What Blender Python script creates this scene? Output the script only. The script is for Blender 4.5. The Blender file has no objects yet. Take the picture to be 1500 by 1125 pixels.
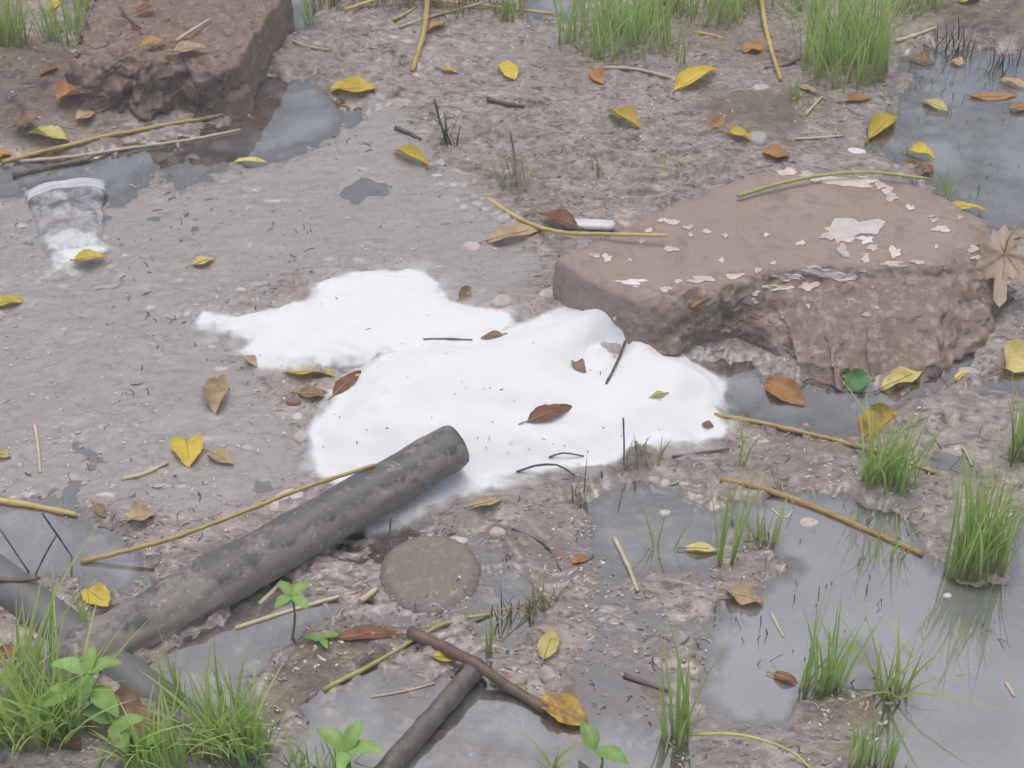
import bpy, math, random
import numpy as np
from mathutils import Vector, noise

R = math.radians
sc = bpy.context.scene
col = sc.collection
random.seed(7)

# ------------------------------------------------------------------ camera
PITCH, DIST, LENS = R(40.0), 2.5, 60.0
CAM = np.array([0.0, -DIST * math.cos(PITCH), DIST * math.sin(PITCH)])
cam_d = bpy.data.cameras.new('camera')
cam = bpy.data.objects.new('camera', cam_d)
col.objects.link(cam)
cam.location = CAM
cam.rotation_euler = (math.pi / 2 - PITCH, 0, 0)
cam_d.lens, cam_d.sensor_width = LENS, 36.0
cam_d.clip_start, cam_d.clip_end = 0.05, 2000
sc.camera = cam

# ------------------------------------------------------------------ sky and sun
SUN_EL, SUN_AZ = R(85), R(-20)          # overcast: the sun high behind the cloud
w = bpy.data.worlds.new('World'); sc.world = w; w.use_nodes = True
nt = w.node_tree; nt.nodes.clear()
sky = nt.nodes.new('ShaderNodeTexSky'); sky.sky_type = 'NISHITA'; sky.sun_disc = False
sky.sun_elevation, sky.sun_rotation = SUN_EL, SUN_AZ
sky.air_density, sky.dust_density, sky.ozone_density = 1.0, 6.5, 1.0
hs = nt.nodes.new('ShaderNodeHueSaturation'); hs.inputs['Saturation'].default_value = 0.85; hs.inputs['Hue'].default_value = 0.475
bg = nt.nodes.new('ShaderNodeBackground'); bg.inputs['Strength'].default_value = 0.15
wo = nt.nodes.new('ShaderNodeOutputWorld')
nt.links.new(sky.outputs[0], hs.inputs['Color']); nt.links.new(hs.outputs[0], bg.inputs[0]); nt.links.new(bg.outputs[0], wo.inputs[0])
sd = bpy.data.lights.new('sun', 'SUN'); sd.energy = 0.5; sd.angle = R(50); sd.color = (1, .99, .96)
so = bpy.data.objects.new('sun', sd); col.objects.link(so)
dirv = Vector((math.sin(SUN_AZ) * math.cos(SUN_EL), math.cos(SUN_AZ) * math.cos(SUN_EL), math.sin(SUN_EL)))
so.rotation_euler = dirv.to_track_quat('Z', 'Y').to_euler()
so.location = (0, 0, 5)

vs = sc.view_settings
vs.view_transform = 'Standard'; vs.look = 'None'; vs.gamma = 1; vs.use_curve_mapping = False
vs.exposure = -0.10
sc.render.engine = 'CYCLES'
sc.cycles.use_denoising = True
sc.cycles.max_bounces = 8
sc.cycles.transparent_max_bounces = 16
sc.render.filter_size = 2.4

# ------------------------------------------------------------------ photograph pixel <-> ground
FPX = 1500 * LENS / 36.0
cp, sp = math.cos(PITCH), math.sin(PITCH)
FW = np.array([0, cp, -sp]); UP = np.array([0, sp, cp])

def ray(px, py):
    d = FW * FPX + np.array([1.0, 0, 0]) * (px - 750) + UP * (562.5 - py)
    return d
def P(px, py, z=0.0):
    d = ray(px, py); t = (z - CAM[2]) / d[2]
    return CAM + d * t
def pix(x, y, z=0.0):
    dx, dy, dz = x - CAM[0], y - CAM[1], z - CAM[2]
    f = dy * cp - dz * sp
    return 750 + FPX * dx / f, 562.5 - FPX * (dy * sp + dz * cp) / f

# ------------------------------------------------------------------ noise
_T = [np.random.RandomState(k).rand(256, 256) for k in range(6)]
def vn(x, y, f, k=0):
    t = _T[k % 6]
    x = np.asarray(x, float) * f + 31.7 * k; y = np.asarray(y, float) * f + 17.3 * k
    i = np.floor(x).astype(int); j = np.floor(y).astype(int)
    u = x - i; v = y - j
    u = u * u * (3 - 2 * u); v = v * v * (3 - 2 * v)
    a = t[i & 255, j & 255]; b = t[(i + 1) & 255, j & 255]; c = t[i & 255, (j + 1) & 255]; d = t[(i + 1) & 255, (j + 1) & 255]
    return (a * (1 - u) + b * u) * (1 - v) + (c * (1 - u) + d * u) * v
def rot(x, y, a): return x * math.cos(a) - y * math.sin(a), x * math.sin(a) + y * math.cos(a)
def fbm(x, y, f, o=3, k=0, g=.5):
    s = 0; a = 1; n = 0
    for q in range(o):
        xr, yr = rot(x, y, .6 * (q + k + 1))
        s = s + a * vn(xr, yr, f, k + q); n += a; a *= g; f *= 2.03
    return s / n
def sst(a, b, x):
    t = np.clip((x - a) / (b - a), 0, 1); return t * t * (3 - 2 * t)

# ------------------------------------------------------------------ region maps (outlines on the ground)
RX = np.arange(-300, 1801, 5.0); RY = np.arange(-200, 1361, 5.0)
GU, GV = np.meshgrid(RX, RY)
def sdf(poly):
    poly = np.array(poly, float); n = len(poly)
    d2 = np.full(GU.shape, 1e12); ins = np.zeros(GU.shape, bool)
    for i in range(n):
        ax, ay = poly[i]; bx, by = poly[(i + 1) % n]
        ex, ey = bx - ax, by - ay
        t = np.clip(((GU - ax) * ex + (GV - ay) * ey) / (ex * ex + ey * ey + 1e-9), 0, 1)
        d2 = np.minimum(d2, (GU - ax - t * ex) ** 2 + ((GV - ay - t * ey) * 1.3) ** 2)
        c = ((ay > GV) != (by > GV)) & (GU < (bx - ax) * (GV - ay) / (by - ay + 1e-9) + ax)
        ins ^= c
    d = np.sqrt(d2)
    return np.where(ins, d, -d)
def samp(ras, u, v):
    fu = np.clip((np.asarray(u) + 300) / 5, 0, len(RX) - 1.001); fv = np.clip((np.asarray(v) + 200) / 5, 0, len(RY) - 1.001)
    i = fv.astype(int); j = fu.astype(int); a = fv - i; b = fu - j
    return (ras[i, j] * (1 - b) + ras[i, j + 1] * b) * (1 - a) + (ras[i + 1, j] * (1 - b) + ras[i + 1, j + 1] * b) * a

PONDS = [   # (outline, depth mm)
 ([(-80,250),(0,243),(60,240),(150,222),(200,212),(320,190),(352,160),(362,100),(420,112),(500,150),(520,170),(470,205),(400,225),(320,245),(240,250),(190,268),(150,290),(110,268),(50,275),(-80,300)], 14),
 ([(392,-80),(458,-80),(452,40),(400,62)], 22),
 ([(485,265),(560,258),(578,290),(540,312),(495,302)], 4),
 ([(1315,75),(1400,60),(1500,90),(1700,100),(1700,345),(1480,345),(1440,335),(1390,290),(1350,260),(1290,225),(1260,215),(1300,180),(1300,130)], 16),
 ([(975,70),(1010,60),(1020,100),(985,108)], 9),
 ([(785,-60),(875,-60),(842,26),(790,24)], 20),
 ([(-40,45),(40,30),(110,25),(100,75),(50,82),(-40,80)], 9),
 ([(1080,745),(1180,720),(1290,745),(1340,800),(1380,850),(1470,860),(1500,770),(1700,740),(1700,1300),(1330,1300),(1300,1090),(1340,1010),(1290,990),(1260,1005),(1180,1010),(1150,1050),(1080,1060),(1040,1010),(1060,930),(1070,885),(1130,870),(1170,830),(1120,790)], 16),
 ([(1340,640),(1400,590),(1425,545),(1600,520),(1600,700),(1490,690),(1430,735),(1365,705)], 6),
 ([(1060,600),(1000,520),(1100,540),(1180,560),(1260,575),(1345,560),(1420,500),(1440,540),(1340,600),(1250,655),(1150,632)], 14),
 ([(850,725),(930,692),(1010,702),(1060,760),(1030,830),(930,840),(880,800)], 9),
 ([(-80,755),(60,750),(130,765),(190,790),(220,830),(150,860),(60,850),(-80,850)], 14),
 ([(190,985),(290,930),(350,890),(430,875),(480,890),(430,930),(410,965),(370,1005),(330,1080),(260,1050)], 12),
 
 ([(450,1010),(560,970),(640,980),(700,1010),(780,1050),(900,1060),(980,1100),(900,1200),(500,1200),(420,1100)], 8),
 ([(700,830),(760,830),(800,880),(760,960),(700,930)], 8),
 ([(560,770),(640,770),(600,800),(560,810)], 8),
]
SILT = [(-200,290),(180,285),(350,235),(480,140),(560,150),(640,240),(720,300),(800,400),(720,460),(640,430),(450,400),(300,470),(350,540),(440,620),(450,700),(300,760),(130,740),(-200,730)]
FOAM_MAIN = [(450,640),(470,610),(520,560),(545,535),(600,520),(700,500),(760,485),(830,458),(890,450),(935,458),(955,490),(985,525),(1030,545),(1064,565),(1060,590),(1045,605),(1072,640),(1060,655),(1000,668),(940,672),(905,690),(830,698),(770,715),(700,738),(650,758),(600,782),(540,795),(505,775),(480,730),(455,690)]
FOAM_LOBE = [(288,488),(300,470),(350,475),(400,462),(448,452),(470,425),(500,412),(560,405),(620,408),(640,430),(660,450),(700,458),(745,468),(760,490),(720,510),(640,520),(560,535),(500,540),(450,552),(420,548),(380,540),(358,522),(378,502),(330,497)]
FOAM_CUP = [(62,352),(100,343),(150,348),(158,370),(150,395),(120,402),(112,425),(98,418),(80,412),(60,416),(72,398),(66,375)]
SLAB_FOOT = [(815,400),(905,345),(1075,270),(1170,245),(1330,270),(1440,325),(1455,400),(1390,480),(1200,530),(1100,520),(1000,490),(900,470)]

pond_ras = np.zeros(GU.shape); pond_d = np.zeros(GU.shape)
edge_n = (fbm(GU, GV, .03, 3, 2) - .5) * 46
edge_f = (fbm(GU, GV, .11, 2, 4) - .5) * 30
for poly, dep in PONDS:
    m = sst(-30, 34, sdf(poly) + edge_n + edge_f)
    pond_d = np.maximum(pond_d, m * dep * .001); pond_ras = np.maximum(pond_ras, m)
EARTH_REFL = [[(415,975),(450,945),(500,915),(600,915),(590,950),(510,985),(470,1010),(440,1060),(370,1060),(350,1040)],[(1060,590),(1140,585),(1250,600),(1260,640),(1180,640),(1070,625)],[(820,980),(960,960),(1010,1060),(930,1130),(840,1090)],[(1230,960),(1330,950),(1300,1060),(1180,1060)],[(720,770),(840,790),(870,850),(780,840)],[(-100,80),(110,70),(160,190),(-100,230)],[(1380,0),(1600,0),(1600,60),(1380,70)],[(1040,150),(1160,150),(1180,200),(1050,210)]]  # brown mud; the patch before the slab paints its reflection into the ground
earth_refl_ras = np.zeros(GU.shape)
for poly in EARTH_REFL: earth_refl_ras = np.maximum(earth_refl_ras, sst(-22, 18, sdf(poly) + edge_n * 1.3))
silt_ras = sst(-45, 45, sdf(SILT) + edge_n)
main_sd, lobe_sd, cup_sd = sdf(FOAM_MAIN), sdf(FOAM_LOBE), sdf(FOAM_CUP)
foam_ras = sst(-10, 10, np.maximum(main_sd, lobe_sd))
slab_ras = sst(-5, 15, sdf(SLAB_FOOT))
MOUNDS = [(60,150,110,50,.045),(0,110,70,60,.03),(1110,172,62,26,.032),(1070,190,30,20,.015),(780,150,160,50,.008),(930,95,70,30,.012),(800,728,80,12,.008),(735,745,40,10,.008),
 (930,682,26,12,.016),(1010,690,110,10,.008),(1255,960,60,40,.010),(1420,850,50,18,.008),(1300,722,50,18,.008),(1230,120,80,40,.016),(80,1130,220,70,.03),(440,985,60,30,.007),(545,935,50,14,.004),(1150,1110,120,40,.008),(1000,1000,60,60,.006),
 (510,50,50,30,.014),(640,30,90,30,.012),(1420,720,40,15,.01),(200,760,60,15,.008),(700,400,60,20,.006),(740,440,40,20,.012),(1440,20,90,30,.02),(860,240,110,40,.006),(1350,600,70,14,.004)]
mound_ras = np.zeros(GU.shape)
for mx, my, rx, ry, dz in MOUNDS:
    mound_ras += dz * np.exp(-((GU - mx) / rx) ** 2 - ((GV - my) / ry) ** 2)

def height(x, y):
    u, v = pix(x, y)
    pd, si, mo = samp(pond_d, u, v), samp(silt_ras, u, v), samp(mound_ras, u, v)
    rough = 1 - .72 * si
    rough = rough * (1 - .5 * np.clip(pd / .008, 0, 1))
    big = (fbm(x, y, 2.2, 2, 1) - .5) * .010
    mid = (fbm(x, y, 16, 3, 2) - .47) * .022
    xs = x * .62 + (fbm(x, y, 20, 2, 4) - .5) * .05; ys = y + (fbm(x, y, 20, 2, 5) - .5) * .04
    cl = np.abs(fbm(xs, ys, 24, 4, 3, .6) - .5) * 2
    clod = (.5 - cl) * .013
    patchy = .25 + 1.1 * sst(.38, .62, fbm(x, y, 6, 2, 3))
    rough = rough * patchy
    pit = sst(.55, .8, fbm(xs, ys, 60, 3, 4)) * .007
    fine = (fbm(xs, ys, 120, 3, 5) - .5) * .0055
    lower = sst(650, 800, v) * (.0040 + .0038 * sst(820, 900, u))
    flat = 1 - .55 * sst(620, 760, v) * sst(780, 900, u)
    rough = rough * flat
    h = .0062 - .0030 * si - lower + (big + mid) * (1 - .55 * si) * (.35 + .65 * flat) + (clod - pit + .6 * fine) * rough + fine * .35 + mo
    return h - pd * 1.25

# ------------------------------------------------------------------ materials
def mat(name):
    m = bpy.data.materials.new(name); m.use_nodes = True
    n = m.node_tree.nodes; n.clear()
    return m, m.node_tree
class N:
    """tiny node helper"""
    def __init__(s, name):
        s.m, s.t = mat(name)
    def n(s, typ, **kw):
        nd = s.t.nodes.new(typ)
        for k, v in kw.items():
            if k in ('inp',):
                for a, b in v.items(): nd.inputs[a].default_value = b
            else: setattr(nd, k, v)
        return nd
    def l(s, a, b): s.t.links.new(a, b)
    def noise(s, scale, detail=4, rough=.55, vec=None, dist=0):
        nd = s.n('ShaderNodeTexNoise', inp={'Scale': scale, 'Detail': detail, 'Roughness': rough, 'Distortion': dist})
        if vec is not None: s.l(vec, nd.inputs['Vector'])
        return nd.outputs['Fac']
    def coord(s, which='Object'):
        return s.n('ShaderNodeTexCoord').outputs[which]
    def ramp(s, fac, stops):
        r = s.n('ShaderNodeValToRGB'); e = r.color_ramp.elements
        while len(e) < len(stops): e.new(.5)
        for q, (p, c) in enumerate(stops):
            e[q].position = p; e[q].color = (c, c, c, 1) if isinstance(c, (int, float)) else (*c, 1)
        s.l(fac, r.inputs[0]); return r.outputs[0]
    def mix(s, f, a, b):
        r = s.n('ShaderNodeMix', data_type='RGBA')
        for v, i in ((f, 0), (a, 6), (b, 7)):
            if isinstance(v, (int, float)): r.inputs[i].default_value = v
            elif isinstance(v, tuple): r.inputs[i].default_value = (*v, 1)
            else: s.l(v, r.inputs[i])
        return r.outputs[2]
    def math(s, op, a, b=0.0, clamp=False):
        r = s.n('ShaderNodeMath', operation=op, use_clamp=clamp)
        for v, i in ((a, 0), (b, 1)):
            if isinstance(v, (int, float)): r.inputs[i].default_value = v
            else: s.l(v, r.inputs[i])
        return r.outputs[0]
    def mrange(s, v, a, b, c=0., d=1.):
        r = s.n('ShaderNodeMapRange', interpolation_type='SMOOTHSTEP', inp={1: a, 2: b, 3: c, 4: d})
        s.l(v, r.inputs[0]); return r.outputs[0]
    def attr(s, nm): return s.n('ShaderNodeAttribute', attribute_name=nm)
    def bump(s, h, strength=.4, dist=.002):
        b = s.n('ShaderNodeBump', inp={'Strength': strength, 'Distance': dist}); s.l(h, b.inputs['Height']); return b.outputs[0]
    def bsdf(s, color, rough=.6, spec=.5, normal=None, **kw):
        b = s.n('ShaderNodeBsdfPrincipled')
        for v, i in ((color, 'Base Color'), (rough, 'Roughness'), (spec, 'Specular IOR Level')):
            if isinstance(v, (int, float)): b.inputs[i].default_value = v
            elif isinstance(v, tuple): b.inputs[i].default_value = (*v, 1)
            else: s.l(v, b.inputs[i])
        if normal is not None: s.l(normal, b.inputs['Normal'])
        for k, v in kw.items(): b.inputs[k].default_value = v
        return b.outputs[0]
    def out(s, sh):
        o = s.n('ShaderNodeOutputMaterial'); s.l(sh, o.inputs[0]); return s.m

def mud_material():
    q = N('wet_mud'); c = q.coord('Object')
    silt = q.attr('silt').outputs['Fac']
    n1 = q.noise(9, 5, .6, c); n2 = q.noise(70, 4, .6, c); n3 = q.noise(330, 3, .6, c)
    brown = q.mix(n1, (.225, .185, .162), (.335, .290, .262))
    brown = q.mix(q.ramp(n2, [(.42, 0), (.68, 1)]), brown, (.40, .355, .325))
    grey = q.mix(n1, (.315, .295, .285), (.385, .365, .357))
    grey = q.mix(q.ramp(n2, [(.5, 0), (.75, .6)]), grey, (.285, .258, .243))
    base = q.mix(silt, brown, grey)
    sp_ = q.ramp(q.noise(170, 3, .6, c), [(.60, 0), (.70, 1)])
    base = q.mix(q.math('MULTIPLY', sp_, .35), base, (.55, .52, .49))
    dk = q.ramp(q.noise(160, 3, .7, c, .6), [(.60, 0), (.72, .6)])
    base = q.mix(dk, base, (.17, .145, .13))
    mpn = q.n('ShaderNodeMapping'); mpn.inputs['Scale'].default_value = (.5, 1, 1); mpn.inputs['Rotation'].default_value = (0, 0, .12); q.l(c, mpn.inputs['Vector'])
    st_ = q.noise(62, 7, .68, mpn.outputs[0], 1.2)
    rgh = q.math('SUBTRACT', 1.0, q.math('MULTIPLY', silt, .62))
    base = q.mix(q.math('MULTIPLY', q.ramp(st_, [(.37, .9), (.47, 0)]), rgh), base, (.105, .088, .076))
    base = q.mix(q.math('MULTIPLY', q.ramp(st_, [(.55, 0), (.64, .85)]), rgh), base, (.50, .465, .435))
    geo = q.n('ShaderNodeNewGeometry'); sx = q.n('ShaderNodeSeparateXYZ'); q.l(geo.outputs['Position'], sx.inputs[0])
    wet = q.mrange(sx.outputs[2], .018, .0, 0, 1)
    base = q.mix(q.math('MULTIPLY', wet, .10), base, (.20, .17, .15))
    rough = q.mix(wet, (.55,) * 3, (.36,) * 3)
    film = q.math('MULTIPLY', q.mrange(sx.outputs[2], .016, .004), q.ramp(q.noise(11, 3, .5, c), [(.34, .15), (.60, .85)]))
    red = q.ramp(q.noise(3.2, 3, .55, c), [(.5, 0), (.68, .55)])
    base = q.mix(q.math('MULTIPLY', red, q.math('SUBTRACT', 1., silt)), base, (.215, .165, .138))
    base = q.mix(q.math('MULTIPLY', q.attr('earth_refl').outputs['Fac'], .75), base, q.mix(n2, (.125, .085, .062), (.225, .165, .128)))
    hgt = q.math('ADD', q.math('ADD', q.math('MULTIPLY', n3, .5), q.math('MULTIPLY', n2, .5)), q.math('MULTIPLY', q.math('MULTIPLY', st_, rgh), 2.6))
    hv = q.n('ShaderNodeHueSaturation', inp={'Saturation': .90, 'Value': 1.05}); q.l(base, hv.inputs['Color']); base = hv.outputs[0]
    sh = q.bsdf(base, rough, .5, q.bump(hgt, .55, .004), **{'Coat Roughness': .14, 'Coat IOR': 1.6})
    q.l(film, sh.node.inputs['Coat Weight']); q.l(q.bump(n2, .10, .001), sh.node.inputs['Coat Normal'])
    return q.out(sh)

def water_material():
    q = N('silty_water'); c = q.coord('Object')
    rip = q.bump(q.noise(26, 2, .5, c), .035, .004)
    g = q.n('ShaderNodeBsdfGlossy', inp={'Roughness': .015, 'Color': (1, 1, 1, 1)}); q.l(rip, g.inputs['Normal'])
    f = q.n('ShaderNodeFresnel', inp={'IOR': 3.2}); q.l(rip, f.inputs['Normal'])
    d = q.n('ShaderNodeBsdfDiffuse'); q.l(q.mix(q.noise(7, 3, .5, c), (.30, .31, .315), (.36, .37, .375)), d.inputs['Color'])
    t = q.n('ShaderNodeBsdfTransparent', inp={'Color': (.96, .94, .92, 1)})
    dep = q.attr('depth').outputs['Fac']       # deeper water is cloudier
    tb = q.math('MULTIPLY', q.ramp(q.noise(5, 3, .5, c), [(.35, .40), (.65, .80)]), q.mrange(dep, 0., .018), True)
    m1 = q.n('ShaderNodeMixShader'); q.l(tb, m1.inputs[0]); q.l(t.outputs[0], m1.inputs[1]); q.l(d.outputs[0], m1.inputs[2])
    m2 = q.n('ShaderNodeMixShader'); q.l(f.outputs[0], m2.inputs[0]); q.l(m1.outputs[0], m2.inputs[1]); q.l(g.outputs[0], m2.inputs[2])
    return q.out(m2.outputs[0])

def foam_material():
    q = N('white_froth'); c = q.coord('Object')
    th = q.attr('thick').outputs['Fac']
    nz = q.noise(160, 4, .65, c); n2 = q.noise(30, 3, .6, c)
    a = q.math('ADD', th, q.math('MULTIPLY', q.math('SUBTRACT', nz, .5), .16))
    a = q.math('ADD', a, q.math('MULTIPLY', q.math('SUBTRACT', n2, .5), .8))
    al = q.mrange(a, .0, .95)
    d = q.bsdf(q.mix(n2, (.79, .82, .835), (.835, .86, .872)), .75, .2, q.bump(q.noise(420, 3, .6, c), .10, .001), **{'Subsurface Weight': .0, 'Subsurface Scale': .012})
    t = q.n('ShaderNodeBsdfTransparent')
    m = q.n('ShaderNodeMixShader'); q.l(al, m.inputs[0]); q.l(t.outputs[0], m.inputs[1]); q.l(d, m.inputs[2])
    return q.out(m.outputs[0])

def stone_material(name, c1, c2, c3, sc1=14, pit=.5, rough=.75):
    q = N(name); c = q.coord('Object')
    n1 = q.noise(sc1, 5, .6, c); n2 = q.noise(sc1 * 6, 4, .65, c); n3 = q.noise(420, 3, .6, c)
    b = q.mix(n1, c1, c2); b = q.mix(q.ramp(n2, [(.5, 0), (.72, .75)]), b, c3)
    b = q.mix(q.ramp(q.noise(150, 3, .7, c, .5), [(.6, 0), (.72, .55)]), b, tuple(k * .5 for k in c1))
    h = q.math('ADD', n2, q.math('MULTIPLY', n3, .5))
    return q.out(q.bsdf(b, rough, .35, q.bump(h, pit, .004)))

def slab_material():
    q = N('weathered_plaster'); c = q.coord('Object')
    fr = q.attr('broken').outputs['Fac']
    n1 = q.noise(7, 5, .6, c); n2 = q.noise(60, 4, .65, c); n3 = q.noise(300, 3, .6, c)
    top = q.mix(n1, (.30, .245, .218), (.41, .35, .32))
    top = q.mix(q.ramp(q.noise(26, 6, .7, c, .7), [(.50, 0), (.64, .7)]), top, (.25, .205, .18))
    top = q.mix(q.ramp(n2, [(.55, 0), (.8, .5)]), top, (.28, .238, .215))
    brk = q.mix(n1, (.195, .145, .118), (.36, .290, .250))
    brk = q.mix(q.ramp(n2, [(.48, 0), (.66, .8)]), brk, (.47, .42, .39))
    brk = q.mix(q.ramp(q.noise(110, 4, .7, c, .8), [(.56, 0), (.70, .75)]), brk, (.14, .115, .10))
    b = q.mix(fr, top, brk)
    h = q.math('ADD', q.math('MULTIPLY', n2, fr), q.math('MULTIPLY', n3, .4))
    hv = q.n('ShaderNodeHueSaturation', inp={'Saturation': 1.12, 'Value': .96}); q.l(b, hv.inputs['Color']); b = hv.outputs[0]
    return q.out(q.bsdf(b, .7, .35, q.bump(h, .55, .006)))

def pipe_material():
    q = N('muddy_dark_pipe'); c = q.coord('Object')
    n1 = q.noise(16, 5, .65, c); n2 = q.noise(75, 4, .65, c); n3 = q.noise(300, 3, .6, c)
    dark = q.mix(n2, (.075, .075, .078), (.175, .172, .175))
    mud = q.mix(n2, (.215, .192, .175), (.355, .32, .295))
    f = q.ramp(q.math('ADD', q.math('MULTIPLY', n1, .55), q.math('ADD', q.math('MULTIPLY', n2, .25), q.attr('flank').outputs['Fac'])), [(.485, 0), (.555, .9)])
    b = q.mix(f, dark, mud)
    b = q.mix(q.ramp(q.noise(45, 3, .6, c, 1.5), [(.63, 0), (.70, .6)]), b, (.50, .47, .45))
    return q.out(q.bsdf(b, q.mix(f, (.42,) * 3, (.75,) * 3), .45, q.bump(q.math('ADD', f, n3), .3, .002)))

def plain(name, c1, c2, scale=40, rough=.6, spec=.4, bump=.2, trans=0.):
    q = N(name); c = q.coord('Object')
    n1 = q.noise(scale, 4, .6, c)
    oi = q.n('ShaderNodeObjectInfo').outputs['Random']
    b = q.mix(q.ramp(n1, [(.33, 0), (.67, 1)]), c1, c2)
    hv = q.n('ShaderNodeHueSaturation'); q.l(b, hv.inputs['Color']); q.l(q.math('ADD', q.math('MULTIPLY', oi, .35), .83), hv.inputs['Value'])
    s = q.bsdf(hv.outputs[0], rough, spec, q.bump(q.noise(scale * 5, 3, .6, c), bump, .001))
    if trans:
        t = q.n('ShaderNodeBsdfTranslucent'); q.l(hv.outputs[0], t.inputs['Color'])
        m = q.n('ShaderNodeMixShader', inp={0: trans}); q.l(s, m.inputs[1]); q.l(t.outputs[0], m.inputs[2]); s = m.outputs[0]
    return q.out(s)

def leaf_material(name, main, blotch, amount):
    """amount: 0 clean .. 1 mostly blotch; veins from the leaf's own length and width coordinates"""
    q = N(name); c = q.coord('Object')
    oi = q.n('ShaderNodeObjectInfo').outputs['Random']
    mp = q.n('ShaderNodeVectorMath', operation='ADD'); q.l(c, mp.inputs[0])
    cv = q.n('ShaderNodeCombineXYZ'); q.l(q.math('MULTIPLY', oi, 9.0), cv.inputs[0]); q.l(q.math('MULTIPLY', oi, 5.0), cv.inputs[1]); q.l(cv.outputs[0], mp.inputs[1])
    v = mp.outputs[0]
    n1 = q.noise(60, 4, .65, v, .4); n2 = q.noise(260, 3, .6, v)
    uv = q.attr('leaf'); sep = q.n('ShaderNodeSeparateColor'); q.l(uv.outputs['Color'], sep.inputs[0])
    al, ac = sep.outputs[0], sep.outputs[1]
    vein = q.math('ABSOLUTE', q.math('SINE', q.math('MULTIPLY', q.math('SUBTRACT', al, q.math('MULTIPLY', ac, .35)), 26.0)))
    vein = q.mrange(vein, .0, .22, 1, 0)
    f = q.ramp(n1, [(max(.0, .62 - .34 * amount), 0), (min(1., .74 - .22 * amount), 1)])
    b = q.mix(f, main, blotch)
    b = q.mix(q.ramp(n2, [(.58, 0), (.75, .5)]), b, tuple(k * .6 for k in blotch))
    b = q.mix(q.math('MULTIPLY', vein, .25), b, tuple(min(1, k * 1.15 + .03) for k in main))
    hv = q.n('ShaderNodeHueSaturation'); q.l(b, hv.inputs['Color']); q.l(q.math('ADD', q.math('MULTIPLY', oi, .3), .85), hv.inputs['Value'])
    s = q.bsdf(hv.outputs[0], .48, .4, q.bump(q.math('ADD', vein, n2), .25, .0012))
    t = q.n('ShaderNodeBsdfTranslucent'); q.l(hv.outputs[0], t.inputs['Color'])
    m = q.n('ShaderNodeMixShader', inp={0: .18}); q.l(s, m.inputs[1]); q.l(t.outputs[0], m.inputs[2])
    return q.out(m.outputs[0])

def grass_material(name, lo, hi, tip):
    q = N(name); a = q.attr('blade'); sep = q.n('ShaderNodeSeparateColor'); q.l(a.outputs['Color'], sep.inputs[0])
    b = q.mix(sep.outputs[1], lo, hi)                      # every blade its own green
    b = q.mix(q.ramp(sep.outputs[0], [(.0, .75), (.22, 0)]), b, (.28, .25, .10))   # yellow-brown towards the foot
    b = q.mix(q.ramp(sep.outputs[0], [(.6, 0), (1., .7)]), b, tip)
    s = q.bsdf(b, .42, .4)
    t = q.n('ShaderNodeBsdfTranslucent'); q.l(b, t.inputs['Color'])
    m = q.n('ShaderNodeMixShader', inp={0: .42}); q.l(s, m.inputs[1]); q.l(t.outputs[0], m.inputs[2])
    return q.out(m.outputs[0])

def cup_material():
    q = N('milky_clear_plastic'); c = q.coord('Object')
    f = q.ramp(q.noise(38, 4, .65, c, .6), [(.42, .08), (.70, .62)])
    g = q.bsdf(q.mix(q.noise(60, 3, .6, c), (.62, .63, .66), (.8, .81, .84)), .18, .8)
    t = q.n('ShaderNodeBsdfTransparent', inp={'Color': (.96, .96, .97, 1)})
    m = q.n('ShaderNodeMixShader'); q.l(f, m.inputs[0]); q.l(t.outputs[0], m.inputs[1]); q.l(g, m.inputs[2])
    return q.out(m.outputs[0])

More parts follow.
